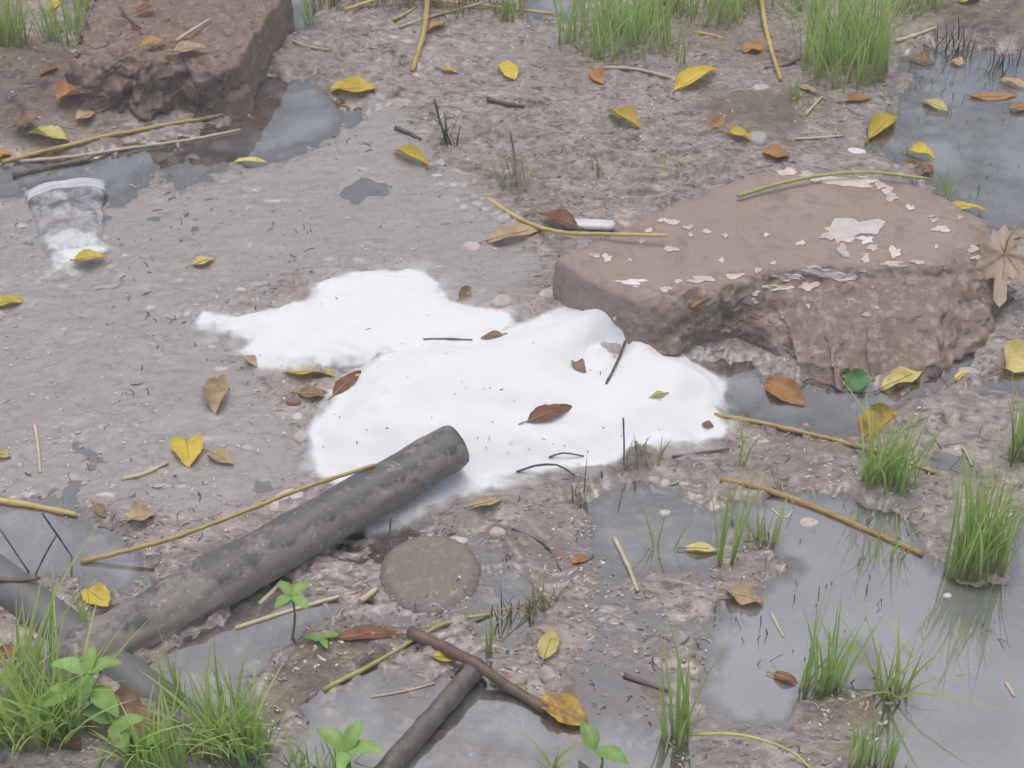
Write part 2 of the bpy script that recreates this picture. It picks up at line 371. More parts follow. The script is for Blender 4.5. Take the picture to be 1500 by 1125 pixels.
M = dict(
 mud=mud_material(), water=water_material(), foam=foam_material(), slab=slab_material(), pipe=pipe_material(), cup=cup_material(),
 block=stone_material('mud_caked_concrete', (.19, .135, .108), (.31, .238, .20), (.42, .35, .31), 12, .8),
 disc=stone_material('grey_disc_stone', (.20, .172, .15), (.26, .228, .20), (.36, .32, .285), 18, .4),
 flake=plain('cream_paint', (.56, .50, .46), (.70, .64, .60), 60, .6, .4, .3),
 whiteflake=plain('white_paint', (.62, .60, .575), (.76, .745, .73), 60, .6, .4, .3),
 chip=plain('pale_plaster_chip', (.46, .42, .39), (.62, .58, .55), 90, .7, .3, .4),
 pink=plain('pinkish_chip', (.50, .42, .41), (.60, .52, .50), 90, .7, .3, .3),
 greystone=plain('grey_pebble', (.34, .33, .33), (.46, .45, .45), 90, .7, .3, .4),
 white=plain('white_plastic', (.66, .68, .73), (.76, .78, .82), 30, .3, .5, .05),
 dark=plain('dark_pipe_plastic', (.105, .108, .114), (.165, .167, .172), 22, .45, .5, .2),
 straw=plain('yellow_straw', (.47, .34, .115), (.60, .47, .20), 55, .5, .4, .2),
 palestraw=plain('bleached_straw', (.50, .42, .28), (.62, .55, .42), 55, .55, .4, .2),
 orange_straw=plain('orange_straw', (.40, .255, .095), (.54, .38, .17), 55, .5, .4, .2),
 green_straw=plain('greenish_straw', (.42, .42, .13), (.54, .53, .22), 55, .5, .4, .2),
 bark=plain('wet_dark_bark', (.085, .073, .066), (.165, .145, .13), 70, .5, .5, .6),
 brownbark=plain('wet_brown_bark', (.105, .068, .050), (.185, .125, .095), 70, .5, .5, .6),
 stem=plain('leaf_stalk', (.30, .22, .08), (.42, .32, .13), 70, .5),
 grit=plain('pale_grit', (.42, .39, .365), (.56, .53, .505), 120, .7, .3, .2),
 crumb=plain('mud_crumb', (.23, .195, .172), (.36, .315, .288), 120, .55, .4, .4),
 bits=plain('dark_plant_bits', (.085, .075, .066), (.16, .14, .125), 120, .6, .3, .2),
 weed=plain('fresh_green_leaf', (.22, .40, .10), (.31, .50, .15), 50, .42, .45, .2, .25),
 weedstem=plain('green_stem', (.14, .24, .06), (.2, .30, .09), 50, .5),
 yellow=leaf_material('yellow_leaf', (.72, .56, .075), (.58, .41, .05), .30),
 paleyellow=leaf_material('pale_yellow_leaf', (.72, .63, .23), (.60, .48, .15), .3),
 mottled=leaf_material('mottled_yellow_leaf', (.66, .50, .08), (.33, .18, .07), .8),
 paletan=leaf_material('pale_tan_leaf', (.68, .55, .42), (.55, .43, .31), .4),
 halfbrown=leaf_material('half_brown_leaf', (.58, .44, .07), (.34, .20, .07), .6),
 tan=leaf_material('tan_leaf', (.58, .45, .28), (.45, .31, .18), .5),
 orange=leaf_material('orange_leaf', (.54, .28, .10), (.42, .20, .075), .5),
 rust=leaf_material('rust_leaf', (.275, .115, .060), (.19, .078, .045), .5),
 brown=leaf_material('brown_leaf', (.31, .20, .125), (.22, .135, .085), .6),
 greenyellow=leaf_material('green_yellow_leaf', (.60, .58, .20), (.48, .44, .15), .5),
 greenleaf=leaf_material('green_leaf', (.12, .30, .11), (.10, .22, .08), .3),
 grass=grass_material('green_grass', (.33, .53, .12), (.55, .70, .23), (.62, .68, .28)),
 yellowgrass=grass_material('yellow_green_grass', (.34, .46, .11), (.52, .60, .20), (.60, .58, .26)),
 darkgrass=grass_material('dark_wet_grass', (.055, .06, .045), (.11, .115, .08), (.10, .10, .08)),
 drygrass=grass_material('dry_grass', (.26, .25, .13), (.42, .40, .21), (.46, .42, .24)),
)

# ------------------------------------------------------------------ object helpers
def tag(o, label=None, cat=None, group=None, kind=None):
    if label: o['label'] = label
    if cat: o['category'] = cat
    if group: o['group'] = group
    if kind: o['kind'] = kind
    return o
def mesh_obj(name, verts, faces, material, parent=None, smooth=True, loc=None, attrs=None):
    me = bpy.data.meshes.new(name)
    verts = np.asarray(verts, float)
    if loc is not None: verts = verts - np.asarray(loc)
    me.from_pydata(verts.tolist(), [], [list(map(int, f)) for f in faces])
    if smooth: me.polygons.foreach_set('use_smooth', [True] * len(me.polygons))
    me.materials.append(material)
    for nm, (typ, data) in (attrs or {}).items():
        a = me.attributes.new(nm, typ, 'POINT')
        a.data.foreach_set('value' if typ == 'FLOAT' else 'color', np.asarray(data, np.float32).ravel())
    me.update()
    o = bpy.data.objects.new(name, me); col.objects.link(o)
    if loc is not None: o.location = loc
    if parent is not None:
        o.parent = parent
        if loc is not None: o.location = np.asarray(loc) - np.array(parent.location)
        else: o.location = -np.array(parent.location)
    return o
def empty(name, loc):
    o = bpy.data.objects.new(name, None); col.objects.link(o); o.location = loc; o.empty_display_size = .02
    return o
def grid_mesh(name, X, Y, Z, keep, material, attrs):
    """big regular grids, quick path"""
    ny, nx = X.shape
    idx = np.arange(nx * ny).reshape(ny, nx)
    q = np.stack([idx[:-1, :-1], idx[:-1, 1:], idx[1:, 1:], idx[1:, :-1]], -1).reshape(-1, 4)
    if keep is not None:
        k = (keep[:-1, :-1] | keep[:-1, 1:] | keep[1:, 1:] | keep[1:, :-1]).ravel(); q = q[k]
    used = np.zeros(nx * ny, bool); used[q.ravel()] = True
    new = np.cumsum(used) - 1
    co = np.stack([X.ravel(), Y.ravel(), Z.ravel()], -1)[used]
    q = new[q]
    me = bpy.data.meshes.new(name)
    me.vertices.add(len(co)); me.vertices.foreach_set('co', co.astype(np.float32).ravel())
    me.loops.add(q.size); me.loops.foreach_set('vertex_index', q.astype(np.int32).ravel())
    me.polygons.add(len(q)); me.polygons.foreach_set('loop_start', np.arange(0, q.size, 4, dtype=np.int32))
    me.polygons.foreach_set('use_smooth', np.ones(len(q), bool))
    for nm, dat in attrs.items():
        a = me.attributes.new(nm, 'FLOAT', 'POINT'); a.data.foreach_set('value', dat.ravel()[used].astype(np.float32))
    me.materials.append(material); me.update(calc_edges=True)
    o = bpy.data.objects.new(name, me); col.objects.link(o)
    return o

# ------------------------------------------------------------------ the ground, reaching the horizon
step = .0034
def axis(lo, hi):
    core = np.arange(lo, hi, step); g = step; a = []; p = core[-1]
    while p < hi + 300: g *= 1.22; p += g; a.append(p)
    g = step; b = []; p = lo
    while p > lo - 300: g *= 1.22; p -= g; b.append(p)
    return np.concatenate([b[::-1], core, a])
AX, AY = axis(-1.15, 1.15), axis(-.78, 1.36)
GX, GY = np.meshgrid(AX, AY)
def ground_height(x, y):
    far = sst(0.05, .6, np.maximum(np.maximum(np.abs(x) - 1.15, 0), np.maximum(-.78 - y, np.maximum(y - 1.36, 0))))
    xc, yc = np.clip(x, -1.6, 1.6), np.clip(y, -1.2, 1.8)
    h = height(xc, yc)
    return h * (1 - far) + far * (.02 + (fbm(x, y, .9, 3, 1) - .45) * .09)
GZ = ground_height(GX, GY)
gu, gv = pix(np.clip(GX, -1.6, 1.6), np.clip(GY, -1.2, 1.8))
ground = grid_mesh('ground', GX, GY, GZ, None, M['mud'], {'silt': samp(silt_ras, gu, gv), 'earth_refl': samp(earth_refl_ras, gu, gv)})
tag(ground, 'wet grey brown mud with clods and shallow silt', kind='structure')
def H(x, y):
    return float(height(np.array([x]), np.array([y]))[0])
def G(px, py, lift=0.0):
    """point of the ground seen at a photograph pixel (never below the water)"""
    p = P(px, py, 0.0)
    for _ in range(3):
        z = max(H(p[0], p[1]), 0.0); p = P(px, py, z)
    return np.array([p[0], p[1], z + lift])

wx = np.linspace(-1.75, 1.75, 420); wy = np.linspace(-1.3, 1.95, 400)
WX, WY = np.meshgrid(wx, wy)
water = grid_mesh('puddle_water', WX, WY, np.zeros_like(WX), None, M['water'], {'depth': np.clip(-ground_height(WX, WY), 0, .05)})
tag(water, 'shallow silty grey puddle water mirroring the sky', kind='structure')

# ------------------------------------------------------------------ foam
def foam(name, px_box, tfun, label, fine, lift=0.):
    (x0, y0, x1, y1) = px_box
    c = np.array([P(a, b)[:2] for a, b in ((x0, y0), (x1, y0), (x0, y1), (x1, y1))])
    xs = np.arange(c[:, 0].min(), c[:, 0].max(), fine); ys = np.arange(c[:, 1].min(), c[:, 1].max(), fine)
    X, Y = np.meshgrid(xs, ys); u, v = pix(X, Y)
    t, d = tfun(u, v, X, Y)
    g = np.maximum(height(X, Y), 0.0)
    Z = g * (.9 - .65 * sst(0, 40, d)) + t + lift
    Z = np.where(d > -14, np.maximum(Z, g + .0012), g - .004)
    thick = np.clip(t / .007, 0, 1.3) * sst(-16, 52, d + 6) * (1 - .40 * sst(690, 740, v) * sst(780, 720, u))
    o = grid_mesh(name, X, Y, Z, d > -18, M['foam'], {'thick': thick})
    return tag(o, label, 'foam')
def ga(u, v, x, y, rx, ry): return np.exp(-((u - x) / rx) ** 2 - ((v - y) / ry) ** 2)
def t_main(u, v, X, Y):
    e = (fbm(X, Y, 26, 4, 1) - .5) * 44
    dm0 = samp(main_sd, u, v) + 14; dl0 = samp(lobe_sd, u, v) + 18; dm = dm0 + e; dl = dl0 + e
    d = np.maximum(dm, dl)
    low = sst(640, 745, v) * (1 - sst(700, 760, u) * sst(720, 650, v))
    tm = .030 * sst(-6, 95, dm0) ** .75
    tm += .026 * ga(u, v, 640, 590, 110, 50) + .018 * ga(u, v, 905, 476, 55, 24) + .012 * ga(u, v, 985, 570, 45, 35) + .014 * ga(u, v, 780, 540, 70, 40)
    tm += .010 * ga(u, v, 540, 640, 60, 50) - .024 * ga(u, v, 855, 546, 46, 22) - .040 * ga(u, v, 886, 522, 28, 15) + .022 * ga(u, v, 910, 486, 44, 20) + .010 * ga(u, v, 930, 530, 20, 26) - .010 * ga(u, v, 760, 625, 90, 16)
    tm *= (1 - .84 * sst(655, 730, v) * (1 - sst(740, 830, u)))
    tm *= (1 - .45 * sst(880, 1060, u) * sst(590, 640, v))
    tl = .015 * sst(-2, 45, dl0) ** .8 + .006 * ga(u, v, 520, 465, 80, 35)
    tm = np.maximum(tm, .0075 * sst(0, 30, dm0))
    t = np.maximum(np.where(dm > -8, tm, 0), np.where(dl > -8, tl, 0))
    t = t + ((fbm(X, Y, 6, 2, 2) - .5) * .012 + (.30 - np.abs(fbm(X + .013 * np.sin(Y * 40), Y, 9, 3, 4, .4) - .5) * 2.2) * .014 + (fbm(X, Y, 60, 3, 3) - .5) * .0004) * sst(0, 40, d)
    t = np.where(d > -14, np.maximum(t, .004), 0)
    return np.maximum(t, 0), d
froth = foam('foam', (265, 380, 1095, 815), t_main, 'large spread of white froth between the muddy pipe and the plaster slab', .0032)
from mathutils.bvhtree import BVHTree
FBVH = BVHTree.FromPolygons([tuple(v.co) for v in froth.data.vertices], [tuple(p.vertices) for p in froth.data.polygons])
def FZ(px, py):
    """height of the froth (or the mud beside it) seen at a photograph pixel"""
    h = FBVH.ray_cast(Vector(CAM), Vector(ray(px, py)).normalized())[0]
    return max(h.z, G(px, py)[2]) if h is not None else G(px, py)[2]
def t_cup(u, v, X, Y):
    d = samp(cup_sd, u, v) + (fbm(X, Y, 70, 3, 1) - .5) * 22 + 8
    return (.0045 + .006 * ga(u, v, 112, 358, 44, 20)) * sst(-2, 22, d) + np.maximum(0, (fbm(X, Y, 60, 2, 2) - .5)) * .006, d
foam('foam', (40, 325, 185, 445), t_cup, 'small white froth patch at the closed end of the crushed plastic cup', .0028, .003)

# ------------------------------------------------------------------ blocks and slabs
def resample(pts, n):
    pts = np.array(pts, float); p2 = np.vstack([pts, pts[:1]])
    seg = np.hypot(*(p2[1:, :2] - p2[:-1, :2]).T); cum = np.concatenate([[0], np.cumsum(seg)])
    s = np.linspace(0, cum[-1], n, endpoint=False)
    return np.stack([np.interp(s, cum, p2[:, k]) for k in range(pts.shape[1])], -1)
def boulder(name, outline, material, n=180, top_rings=26, side_rings=16, bottom=-.03, amp_top=.002, amp_side=.006, seed=0, parent=None, edge=.004, jag=.004, prof=.55, crumble=0., rough_top=0.):
    """outline rows: x, y, z_top, out (how far the foot stands out), rough 0..1"""
    o = resample(outline, n)
    for _ in range(1):
        o[:, :2] = (o[:, :2] * 2 + np.roll(o[:, :2], 1, 0) + np.roll(o[:, :2], -1, 0)) / 4
    tang = np.roll(o[:, :2], -1, 0) - np.roll(o[:, :2], 1, 0)
    nor = np.stack([tang[:, 1], -tang[:, 0]], -1); nor /= np.linalg.norm(nor, axis=1)[:, None] + 1e-9
    cen = o[:, :2].mean(0)
    area = np.sum(o[:, 0] * np.roll(o[:, 1], -1) - o[:, 1] * np.roll(o[:, 0], -1))
    if area < 0: nor = -nor
    arc = np.concatenate([[0], np.cumsum(np.hypot(*np.diff(o[:, :2], axis=0).T))])
    jg = (fbm(arc * 1.0, arc * 0 + seed, 22, 3, seed) - .5) * 2 * jag * (.4 + o[:, 4])
    o[:, :2] += nor * jg[:, None]
    V = []; B = []
    zc = o[:, 2].mean()
    A = np.c_[o[:, :2], np.ones(n)]; pl = np.linalg.lstsq(A, o[:, 2], rcond=None)[0]
    for k in range(top_rings):
        f = (k + .3) / top_rings
        f = f ** .8
        xy = cen + (o[:, :2] - cen) * f
        z = pl[0] * xy[:, 0] + pl[1] * xy[:, 1] + pl[2]
        z = z * (1 - f ** 4) + o[:, 2] * f ** 4
        r = o[:, 4] * sst(.72, 1.0, f)
        z = z + (fbm(xy[:, 0], xy[:, 1], 18, 4, seed + 1) - .5) * 2 * amp_top + (fbm(xy[:, 0], xy[:, 1], 60, 3, seed + 2) - .5) * 2 * amp_side * r * .9 - r * .012 * sst(.85, 1, f)
        z = z - edge * sst(.93, 1.0, f) * .6
        V.append(np.c_[xy, z]); B.append(np.clip(np.maximum(r * 1.4, rough_top), 0, 1))
    zt = V[-1][:, 2]
    for k in range(1, side_rings + 1):
        t = k / side_rings
        outp = o[:, 3] * np.sin(min(1, t * 1.15) * math.pi / 2) ** (prof * 2) + edge * (1 - (1 - min(1, t * 6)) ** 2) * .7
        under = np.where(o[:, 4] > .4, .05 * max(0, t - .72) / .28, 0)
        z = zt * (1 - t) + bottom * t
        nn = (fbm(arc * 1.0, z * 1.6 + seed, 26, 4, seed + 3) - .5) * 2 * amp_side * (.25 + 1.5 * o[:, 4])
        n2 = np.abs(fbm(arc * 1.0, z * 1.0, 70, 3, seed + 4) - .5) * 2 * amp_side * o[:, 4] * 1.3
        xy = o[:, :2] + nor * (outp - under + (nn - n2) * min(1, t * 5))[:, None]
        z = z + (fbm(arc, z * 2, 45, 3, seed + 5) - .5) * .018 * o[:, 4] * math.sin(math.pi * t)
        V.append(np.c_[xy, z]); B.append(np.clip(o[:, 4] * 1.4, 0, 1))
    nr = len(V); V = np.vstack(V + [np.array([[cen[0], cen[1], pl[0] * cen[0] + pl[1] * cen[1] + pl[2]]])]); B = np.concatenate(B + [np.zeros(1)])
    if crumble:
        for i_, (p, b_) in enumerate(zip(V, B)):
            if b_ < .3: continue
            q1 = Vector(p) * 28; q2 = Vector(p) * 75
            vec = noise.turbulence_vector(q1, 4, False, amplitude_scale=.6, frequency_scale=2.1)
            cell = noise.voronoi(q2)[0]
            V[i_] = p + np.array(vec) * crumble * b_ + (p - np.array([cen[0], cen[1], .02])) / .2 * (cell[1] - cell[0] - .25) * crumble * 1.0 * b_
    F = []
    for k in range(nr - 1):
        for i in range(n):
            j = (i + 1) % n
            F.append((k * n + i, k * n + j, (k + 1) * n + j, (k + 1) * n + i) if area < 0 else (k * n + j, k * n + i, (k + 1) * n + i, (k + 1) * n + j))
    for i in range(n):
        j = (i + 1) % n
        F.append((nr * n, j, i) if area < 0 else (nr * n, i, j))
    base = np.array([cen[0], cen[1], 0.0])
    return mesh_obj(name, V, F, material, parent, loc=base, attrs={'broken': ('FLOAT', B)})

# the plaster slab: its top leans back a little
SY0, SZ0, SK = .157, .088, -.105
def SP(px, py):
    d = ray(px, py)      # z = SZ0 + SK*(y-SY0)
    t = (SZ0 + SK * (CAM[1] - SY0) - CAM[2]) / (d[2] - SK * d[1])
    return CAM + d * t
sl = [(815,376,.004,.1),(850,362,0,.05),(905,338,0,.1),(950,312,0,.15),(1010,290,0,.15),(1075,262,0,.15),(1120,246,0,.3),(1170,240,0,.4),(1240,250,0,.3),(1330,262,0,.3),(1385,285,.01,.3),(1438,316,.02,.4),(1462,345,.02,.6),
      (1452,378,.05,.9),(1400,394,.10,1),(1330,400,.145,1),(1260,398,.165,1),(1190,400,.17,1),(1130,408,.135,1),(1085,420,.02,1),(1040,432,.005,1),(985,442,.03,.9),(945,440,.02,.5),(900,425,.004,.15),(855,403,.004,.1)]
slab = empty('plaster_slab', (*SP(1130, 350)[:2], 0))
tag(slab, 'broken grey brown plaster slab with peeling cream paint flakes beside the froth', 'slab')
outl = []
for px, py, ou, ro in sl:
    p = SP(px, py); outl.append((p[0], p[1], p[2], ou, ro))
slab_body = boulder('slab_body', outl, M['slab'], n=420, top_rings=44, side_rings=44, bottom=-.03, amp_top=.0016, amp_side=.0075, seed=1, parent=slab, edge=.004, jag=.006, crumble=.0065)

_me = slab_body.data
SLOC = np.array(slab_body.location) + np.array(slab.location)
BVH = BVHTree.FromPolygons([tuple(np.array(v.co) + SLOC) for v in _me.vertices], [tuple(p.vertices) for p in _me.polygons])
def cast(px, py):
    d = Vector(ray(px, py)).normalized()
    h, nrm, _, _ = BVH.ray_cast(Vector(CAM), d)
    if h is None: return None
    if nrm.dot(d) > 0: nrm = -nrm
    return np.array(h), np.array(nrm)
def patch(name, px, py, wpx, hpx, material, parent, seed, thick=.0016, lobes=.38):
    """an irregular thin flake clinging to the slab"""
    rs = random.Random(seed); n = 18; c = cast(px, py)
    if c is None: return
    c0, nn = c; nn = nn + np.array([0, -.1, .5]); nn /= np.linalg.norm(nn)
    ph = [rs.uniform(0, 6.28) for _ in range(4)]; rg = []; mid = []
    for k in range(n):
        a = 2 * math.pi * k / n
        r = 1 + lobes * (math.sin(2 * a + ph[0]) * .5 + math.sin(3 * a + ph[1]) * .45 + math.sin(5 * a + ph[2]) * .4) + rs.uniform(-.2, .2)
        x, y = math.cos(a) * r * wpx / 2, math.sin(a) * r * hpx / 2
        p, m_ = cast(px + x, py + y), cast(px + x * .55, py + y * .55)
        rg.append(p[0] if p is not None and np.linalg.norm(p[0] - c0) < .08 else c0); mid.append(m_[0] if m_ is not None and np.linalg.norm(m_[0] - c0) < .08 else c0)
    rg, mid = np.array(rg), np.array(mid)
    top = rg + nn * thick + nn * np.array([[rs.uniform(-.5, .9) * thick] for _ in range(n)])
    inn = mid + nn * thick * 1.3 + nn * np.array([[rs.uniform(-.3, .5) * thick] for _ in range(n)])
    V = np.vstack([rg - nn * .002, top, inn, [c0 + nn * thick * 1.3]]); F = []
    for k in range(n):
        j = (k + 1) % n
        F += [(k, j, n + j, n + k), (n + k, n + j, 2 * n + j, 2 * n + k), (2 * n + k, 2 * n + j, 3 * n)]
    return mesh_obj(name, V, [f[::-1] for f in F], material, parent, smooth=False, loc=c0)
FL = [(1255,333,62,26,'whiteflake'),(1222,342,40,16,'flake'),(1238,350,24,12,'flake'),(1268,352,22,10,'whiteflake'),(1235,368,14,18,'flake'),(1310,371,18,13,'flake'),(1268,380,12,10,'flake'),(1278,364,14,8,'flake'),
 (1380,337,22,9,'flake'),(1368,324,9,6,'flake'),(1333,305,12,7,'flake'),(1305,290,20,10,'flake'),(1300,280,14,10,'flake'),(1240,268,58,12,'flake'),(1205,262,34,12,'flake'),(1270,264,26,10,'flake'),(1150,250,38,12,'flake'),(1138,242,22,9,'flake'),(1180,256,20,8,'flake'),
 (1290,272,20,9,'flake'),(970,323,13,6,'flake'),(985,326,19,7,'flake'),(1008,334,14,5,'flake'),(1035,340,12,6,'flake'),(1062,346,10,5,'flake'),(983,366,22,6,'flake'),(940,355,8,5,'flake'),(872,375,14,6,'flake'),(889,379,13,10,'flake'),
 (1057,382,8,6,'flake'),(1123,345,9,5,'flake'),(1173,357,11,7,'flake'),(1110,397,9,7,'flake'),(1075,405,26,7,'flake'),(1025,411,34,9,'flake'),(925,414,38,7,'whiteflake'),(975,425,16,7,'flake'),
 (1150,405,42,10,'flake'),(1140,422,36,8,'flake'),(1210,400,50,12,'flake'),(1195,396,30,11,'flake'),(1240,407,34,10,'flake'),(1107,430,12,6,'flake'),(1105,441,12,6,'flake'),(1185,420,24,12,'flake'),(1310,388,40,7,'flake'),(1345,385,16,6,'flake'),(1425,365,16,9,'flake'),(1430,378,14,6,'flake')]
for k, (a, b, ww, hh, mm) in enumerate(FL):
    patch('paint_flake', a, b, ww * 1.05, hh * 1.1, M[mm], slab, 100 + k)
for k in range(22):      # small flecks of the same paint, thicker toward the broken edge
    rs = random.Random(900 + k)
    a = rs.uniform(900, 1440); b = 400 + rs.gauss(0, 38) if k % 4 else rs.uniform(275, 470)
    if b < 300 and a < 1060: continue
    patch('paint_flake', a, b, rs.uniform(4, 12), rs.uniform(3, 7), M['flake'], slab, 300 + k, thick=.0012)

# mud-caked concrete block by the bank
def BP(px, py): return P(px, py, .104)
bl = [(108,80,.03,.8),(135,98,.03,.9),(175,92,.02,1),(210,104,.012,1),(255,96,.012,1),(300,99,.008,.9),(345,88,0,.4),(353,78,0,.1),(376,40,0,.05),(402,0,0,.05),(425,-45,0,.1),(330,-75,0,.5),(200,-65,0,.6),(135,-20,0,.6),(118,40,0,.7)]
outl = []
for px, py, ou, ro in bl:
    p = BP(px, py); outl.append((p[0], p[1], p[2], ou, ro))
blk = boulder('concrete_block', outl, M['block'], n=300, top_rings=60, side_rings=34, bottom=-.03, amp_top=.010, amp_side=.012, seed=3, jag=.020, crumble=.009, rough_top=.8)
tag(blk, 'mud caked square concrete block with leaves on top at the puddle edge', 'block')
def rock(px, py, wpx, hpx, hz, material, name, label, cat, seed, group=None, sink=.006, amp=.22, zb=None):
    c = G(px, py) if zb is None else P(px, py, zb); rs = random.Random(seed)
    k = np.linalg.norm(c - CAM) / FPX
    a, b = wpx * k / 2, hpx * k / 2 / .66
    out = []
    ph = [rs.uniform(0, 6.28) for _ in range(3)]
    for i in range(14):
        t = 2 * math.pi * i / 14; r = 1 + amp * (math.sin(2 * t + ph[0]) * .5 + math.sin(3 * t + ph[1]) * .5) + rs.uniform(-.07, .07)
        out.append((c[0] + a * .8 * r * math.cos(t), c[1] + b * .8 * r * math.sin(t), c[2] + hz, min(a, b) * .2, .35))
    o = boulder(name, out, material, n=22, top_rings=5, side_rings=6, bottom=c[2] - sink, amp_top=hz * .25, amp_side=hz * .25, seed=seed % 5, edge=hz * .5, jag=hz * .3)
    return tag(o, label, cat, group)
rock(336, 156, 44, 34, .045, M['block'], 'stone', 'rounded brown stone leaning at the corner of the mud caked block', 'stone', 12)

rock(898, 508, 40, 20, .012, M['greystone'], 'stone', 'smooth grey stone added as shade in the hollow of the froth', 'stone', 14, zb=FZ(898, 508) - .008, sink=.03)  # grey stone added to give the froth hollow the shade it lacks

# round disc lying in the mud
dc = G(630, 842); dr = .060
root = empty('round_disc', (dc[0], dc[1], 0))
tag(root, 'round grey brown disc with a ribbed rim lying in mud below the pipe', 'disc')
out = []
for i in range(96):
    t = 2 * math.pi * i / 96; r = dr * (1 + .010 * (1 if i % 4 < 2 else -1)) * (1 + .02 * math.sin(3 * t))
    out.append((dc[0] + r * math.cos(t), dc[1] + r * math.sin(t), .015 + .006 * math.sin(t), .003, .12))
boulder('disc_body', out, M['disc'], n=192, top_rings=18, side_rings=8, bottom=-.02, amp_top=.0012, amp_side=.003, seed=2, parent=root, edge=.005, jag=.002)
for k in range(30):      # the ribs round its rim
    t = 2 * math.pi * k / 30 + .05
    cx, cy = dc[0] + dr * 1.0 * math.cos(t), dc[1] + dr * 1.0 * math.sin(t); zt = .0115 + .006 * math.sin(t)
    ex = np.array([math.cos(t), math.sin(t), 0]); ey = np.array([-math.sin(t), math.cos(t), 0]); c0 = np.array([cx, cy, 0])
    V = []
    for z, o_, wd in ((-.01, .0048, .0042), (zt - .004, .0044, .004), (zt - .001, .0012, .003)):
        for sx, sy in ((-1.2, -1), (1, -.8), (1, .8), (-1.2, 1)):
            V.append(c0 + ex * (o_ if sx > 0 else -.004) + ey * sy * wd + np.array([0, 0, z]))
    F = []
    for q in range(2):
        for i in range(4): F.append((q * 4 + i, q * 4 + (i + 1) % 4, q * 4 + 4 + (i + 1) % 4, q * 4 + 4 + i))
    F.append((8, 9, 10, 11))
    mesh_obj('rib', V, F, M['disc'], root, loc=c0)

# ------------------------------------------------------------------ tubes: pipes, sticks, straws
def spline(pts, n):
    pts = np.array(pts, float)
    if len(pts) == 2: return pts[0] + (pts[1] - pts[0]) * np.linspace(0, 1, n)[:, None]
    d = np.concatenate([[0], np.cumsum(np.linalg.norm(np.diff(pts, axis=0), axis=1))]); d /= d[-1]
    s = np.linspace(0, 1, n); outp = []
    for k in range(3):
        m = np.gradient(pts[:, k], d); i = np.clip(np.searchsorted(d, s, 'right') - 1, 0, len(d) - 2)
        h = d[i + 1] - d[i]; t = (s - d[i]) / h
        outp.append((2*t**3-3*t**2+1) * pts[i, k] + (t**3-2*t**2+t) * h * m[i] + (-2*t**3+3*t**2) * pts[i+1, k] + (t**3-t**2) * h * m[i+1])
    return np.stack(outp, -1)
def tube_geo(path, rad, sides=8, jitter=0., seed=0, cap=True):
    path = np.asarray(path); n = len(path); rad = np.broadcast_to(rad, n) if np.ndim(rad) else np.full(n, rad)
    rs = np.random.RandomState(seed); V = []; F = []
    tg = np.gradient(path, axis=0); tg /= np.linalg.norm(tg, axis=1)[:, None] + 1e-12
    ref = np.array([0, 0, 1.0]) if abs(tg[0][2]) < .8 else np.array([1.0, 0, 0])
    for i in range(n):
        a = np.cross(tg[i], ref); a /= np.linalg.norm(a) + 1e-12; b = np.cross(a, tg[i])
        r = rad[i] * (1 + jitter * (rs.rand(sides) - .5) * 2)
        for k in range(sides):
            t = 2 * math.pi * k / sides; V.append(path[i] + (a * math.cos(t) + b * math.sin(t)) * r[k])
    for i in range(n - 1):
        for k in range(sides):
            j = (k + 1) % sides; F.append((i * sides + k, i * sides + j, (i + 1) * sides + j, (i + 1) * sides + k))
    if cap:
        F.append(tuple(range(sides))[::-1][::1]); F.append(tuple((n - 1) * sides + k for k in range(sides)))
    return np.array(V), F
def straw(pts, rpx, material, name, label, cat, group=None, lift=None, n=None, seed=0, taper=.75, parent=None):
    """pts: photograph pixels (x, y[, height above the ground in m])"""
    w3 = []
    for p in pts:
        g = G(p[0], p[1])
        k = np.linalg.norm(g - CAM) / FPX; r = rpx * .88 * k
        if len(p) > 2:
            q = P(p[0], p[1], p[2] if p[2] < 5 else FZ(p[0], p[1]) + (p[2] - 10) + r * .4); w3.append(q)
        else:
            q = G(p[0], p[1], r * .55); w3.append(P(p[0], p[1], q[2]))
    r = rpx * .88 * np.linalg.norm(w3[0] - CAM) / FPX
    L = sum(np.linalg.norm(w3[i + 1] - w3[i]) for i in range(len(w3) - 1))
    n = n or max(6, int(L / .012))
    path = spline(w3, n)
    rs = np.random.RandomState(seed + len(pts) + int(pts[0][0]) + 500)
    path[1:-1] += (rs.rand(n - 2, 3) - .5) * r * .16
    if all(len(p) == 2 for p in pts):       # follow the mud between the given points
        gz = np.maximum(height(path[:, 0], path[:, 1]), 0) + r * .5
        dz = np.clip(gz - path[:, 2], 0, .01); kk = np.ones(5) / 5
        path[:, 2] += np.convolve(np.pad(dz, 2, 'edge'), kk, 'valid')
    rad = r * np.linspace(1, taper, n) * (1 + .04 * np.sin(np.arange(n) * 1.7 + seed))
    if rpx < 8:
      for q in range(3, n - 1, max(5, n // 4)): rad[q] *= 1.22       # joints of the stalk
    V, F = tube_geo(path, rad, 7, .06, seed)
    o = mesh_obj(name, V, F, material, parent, loc=path[0])
    if parent is None: tag(o, label, cat, group)
    return o

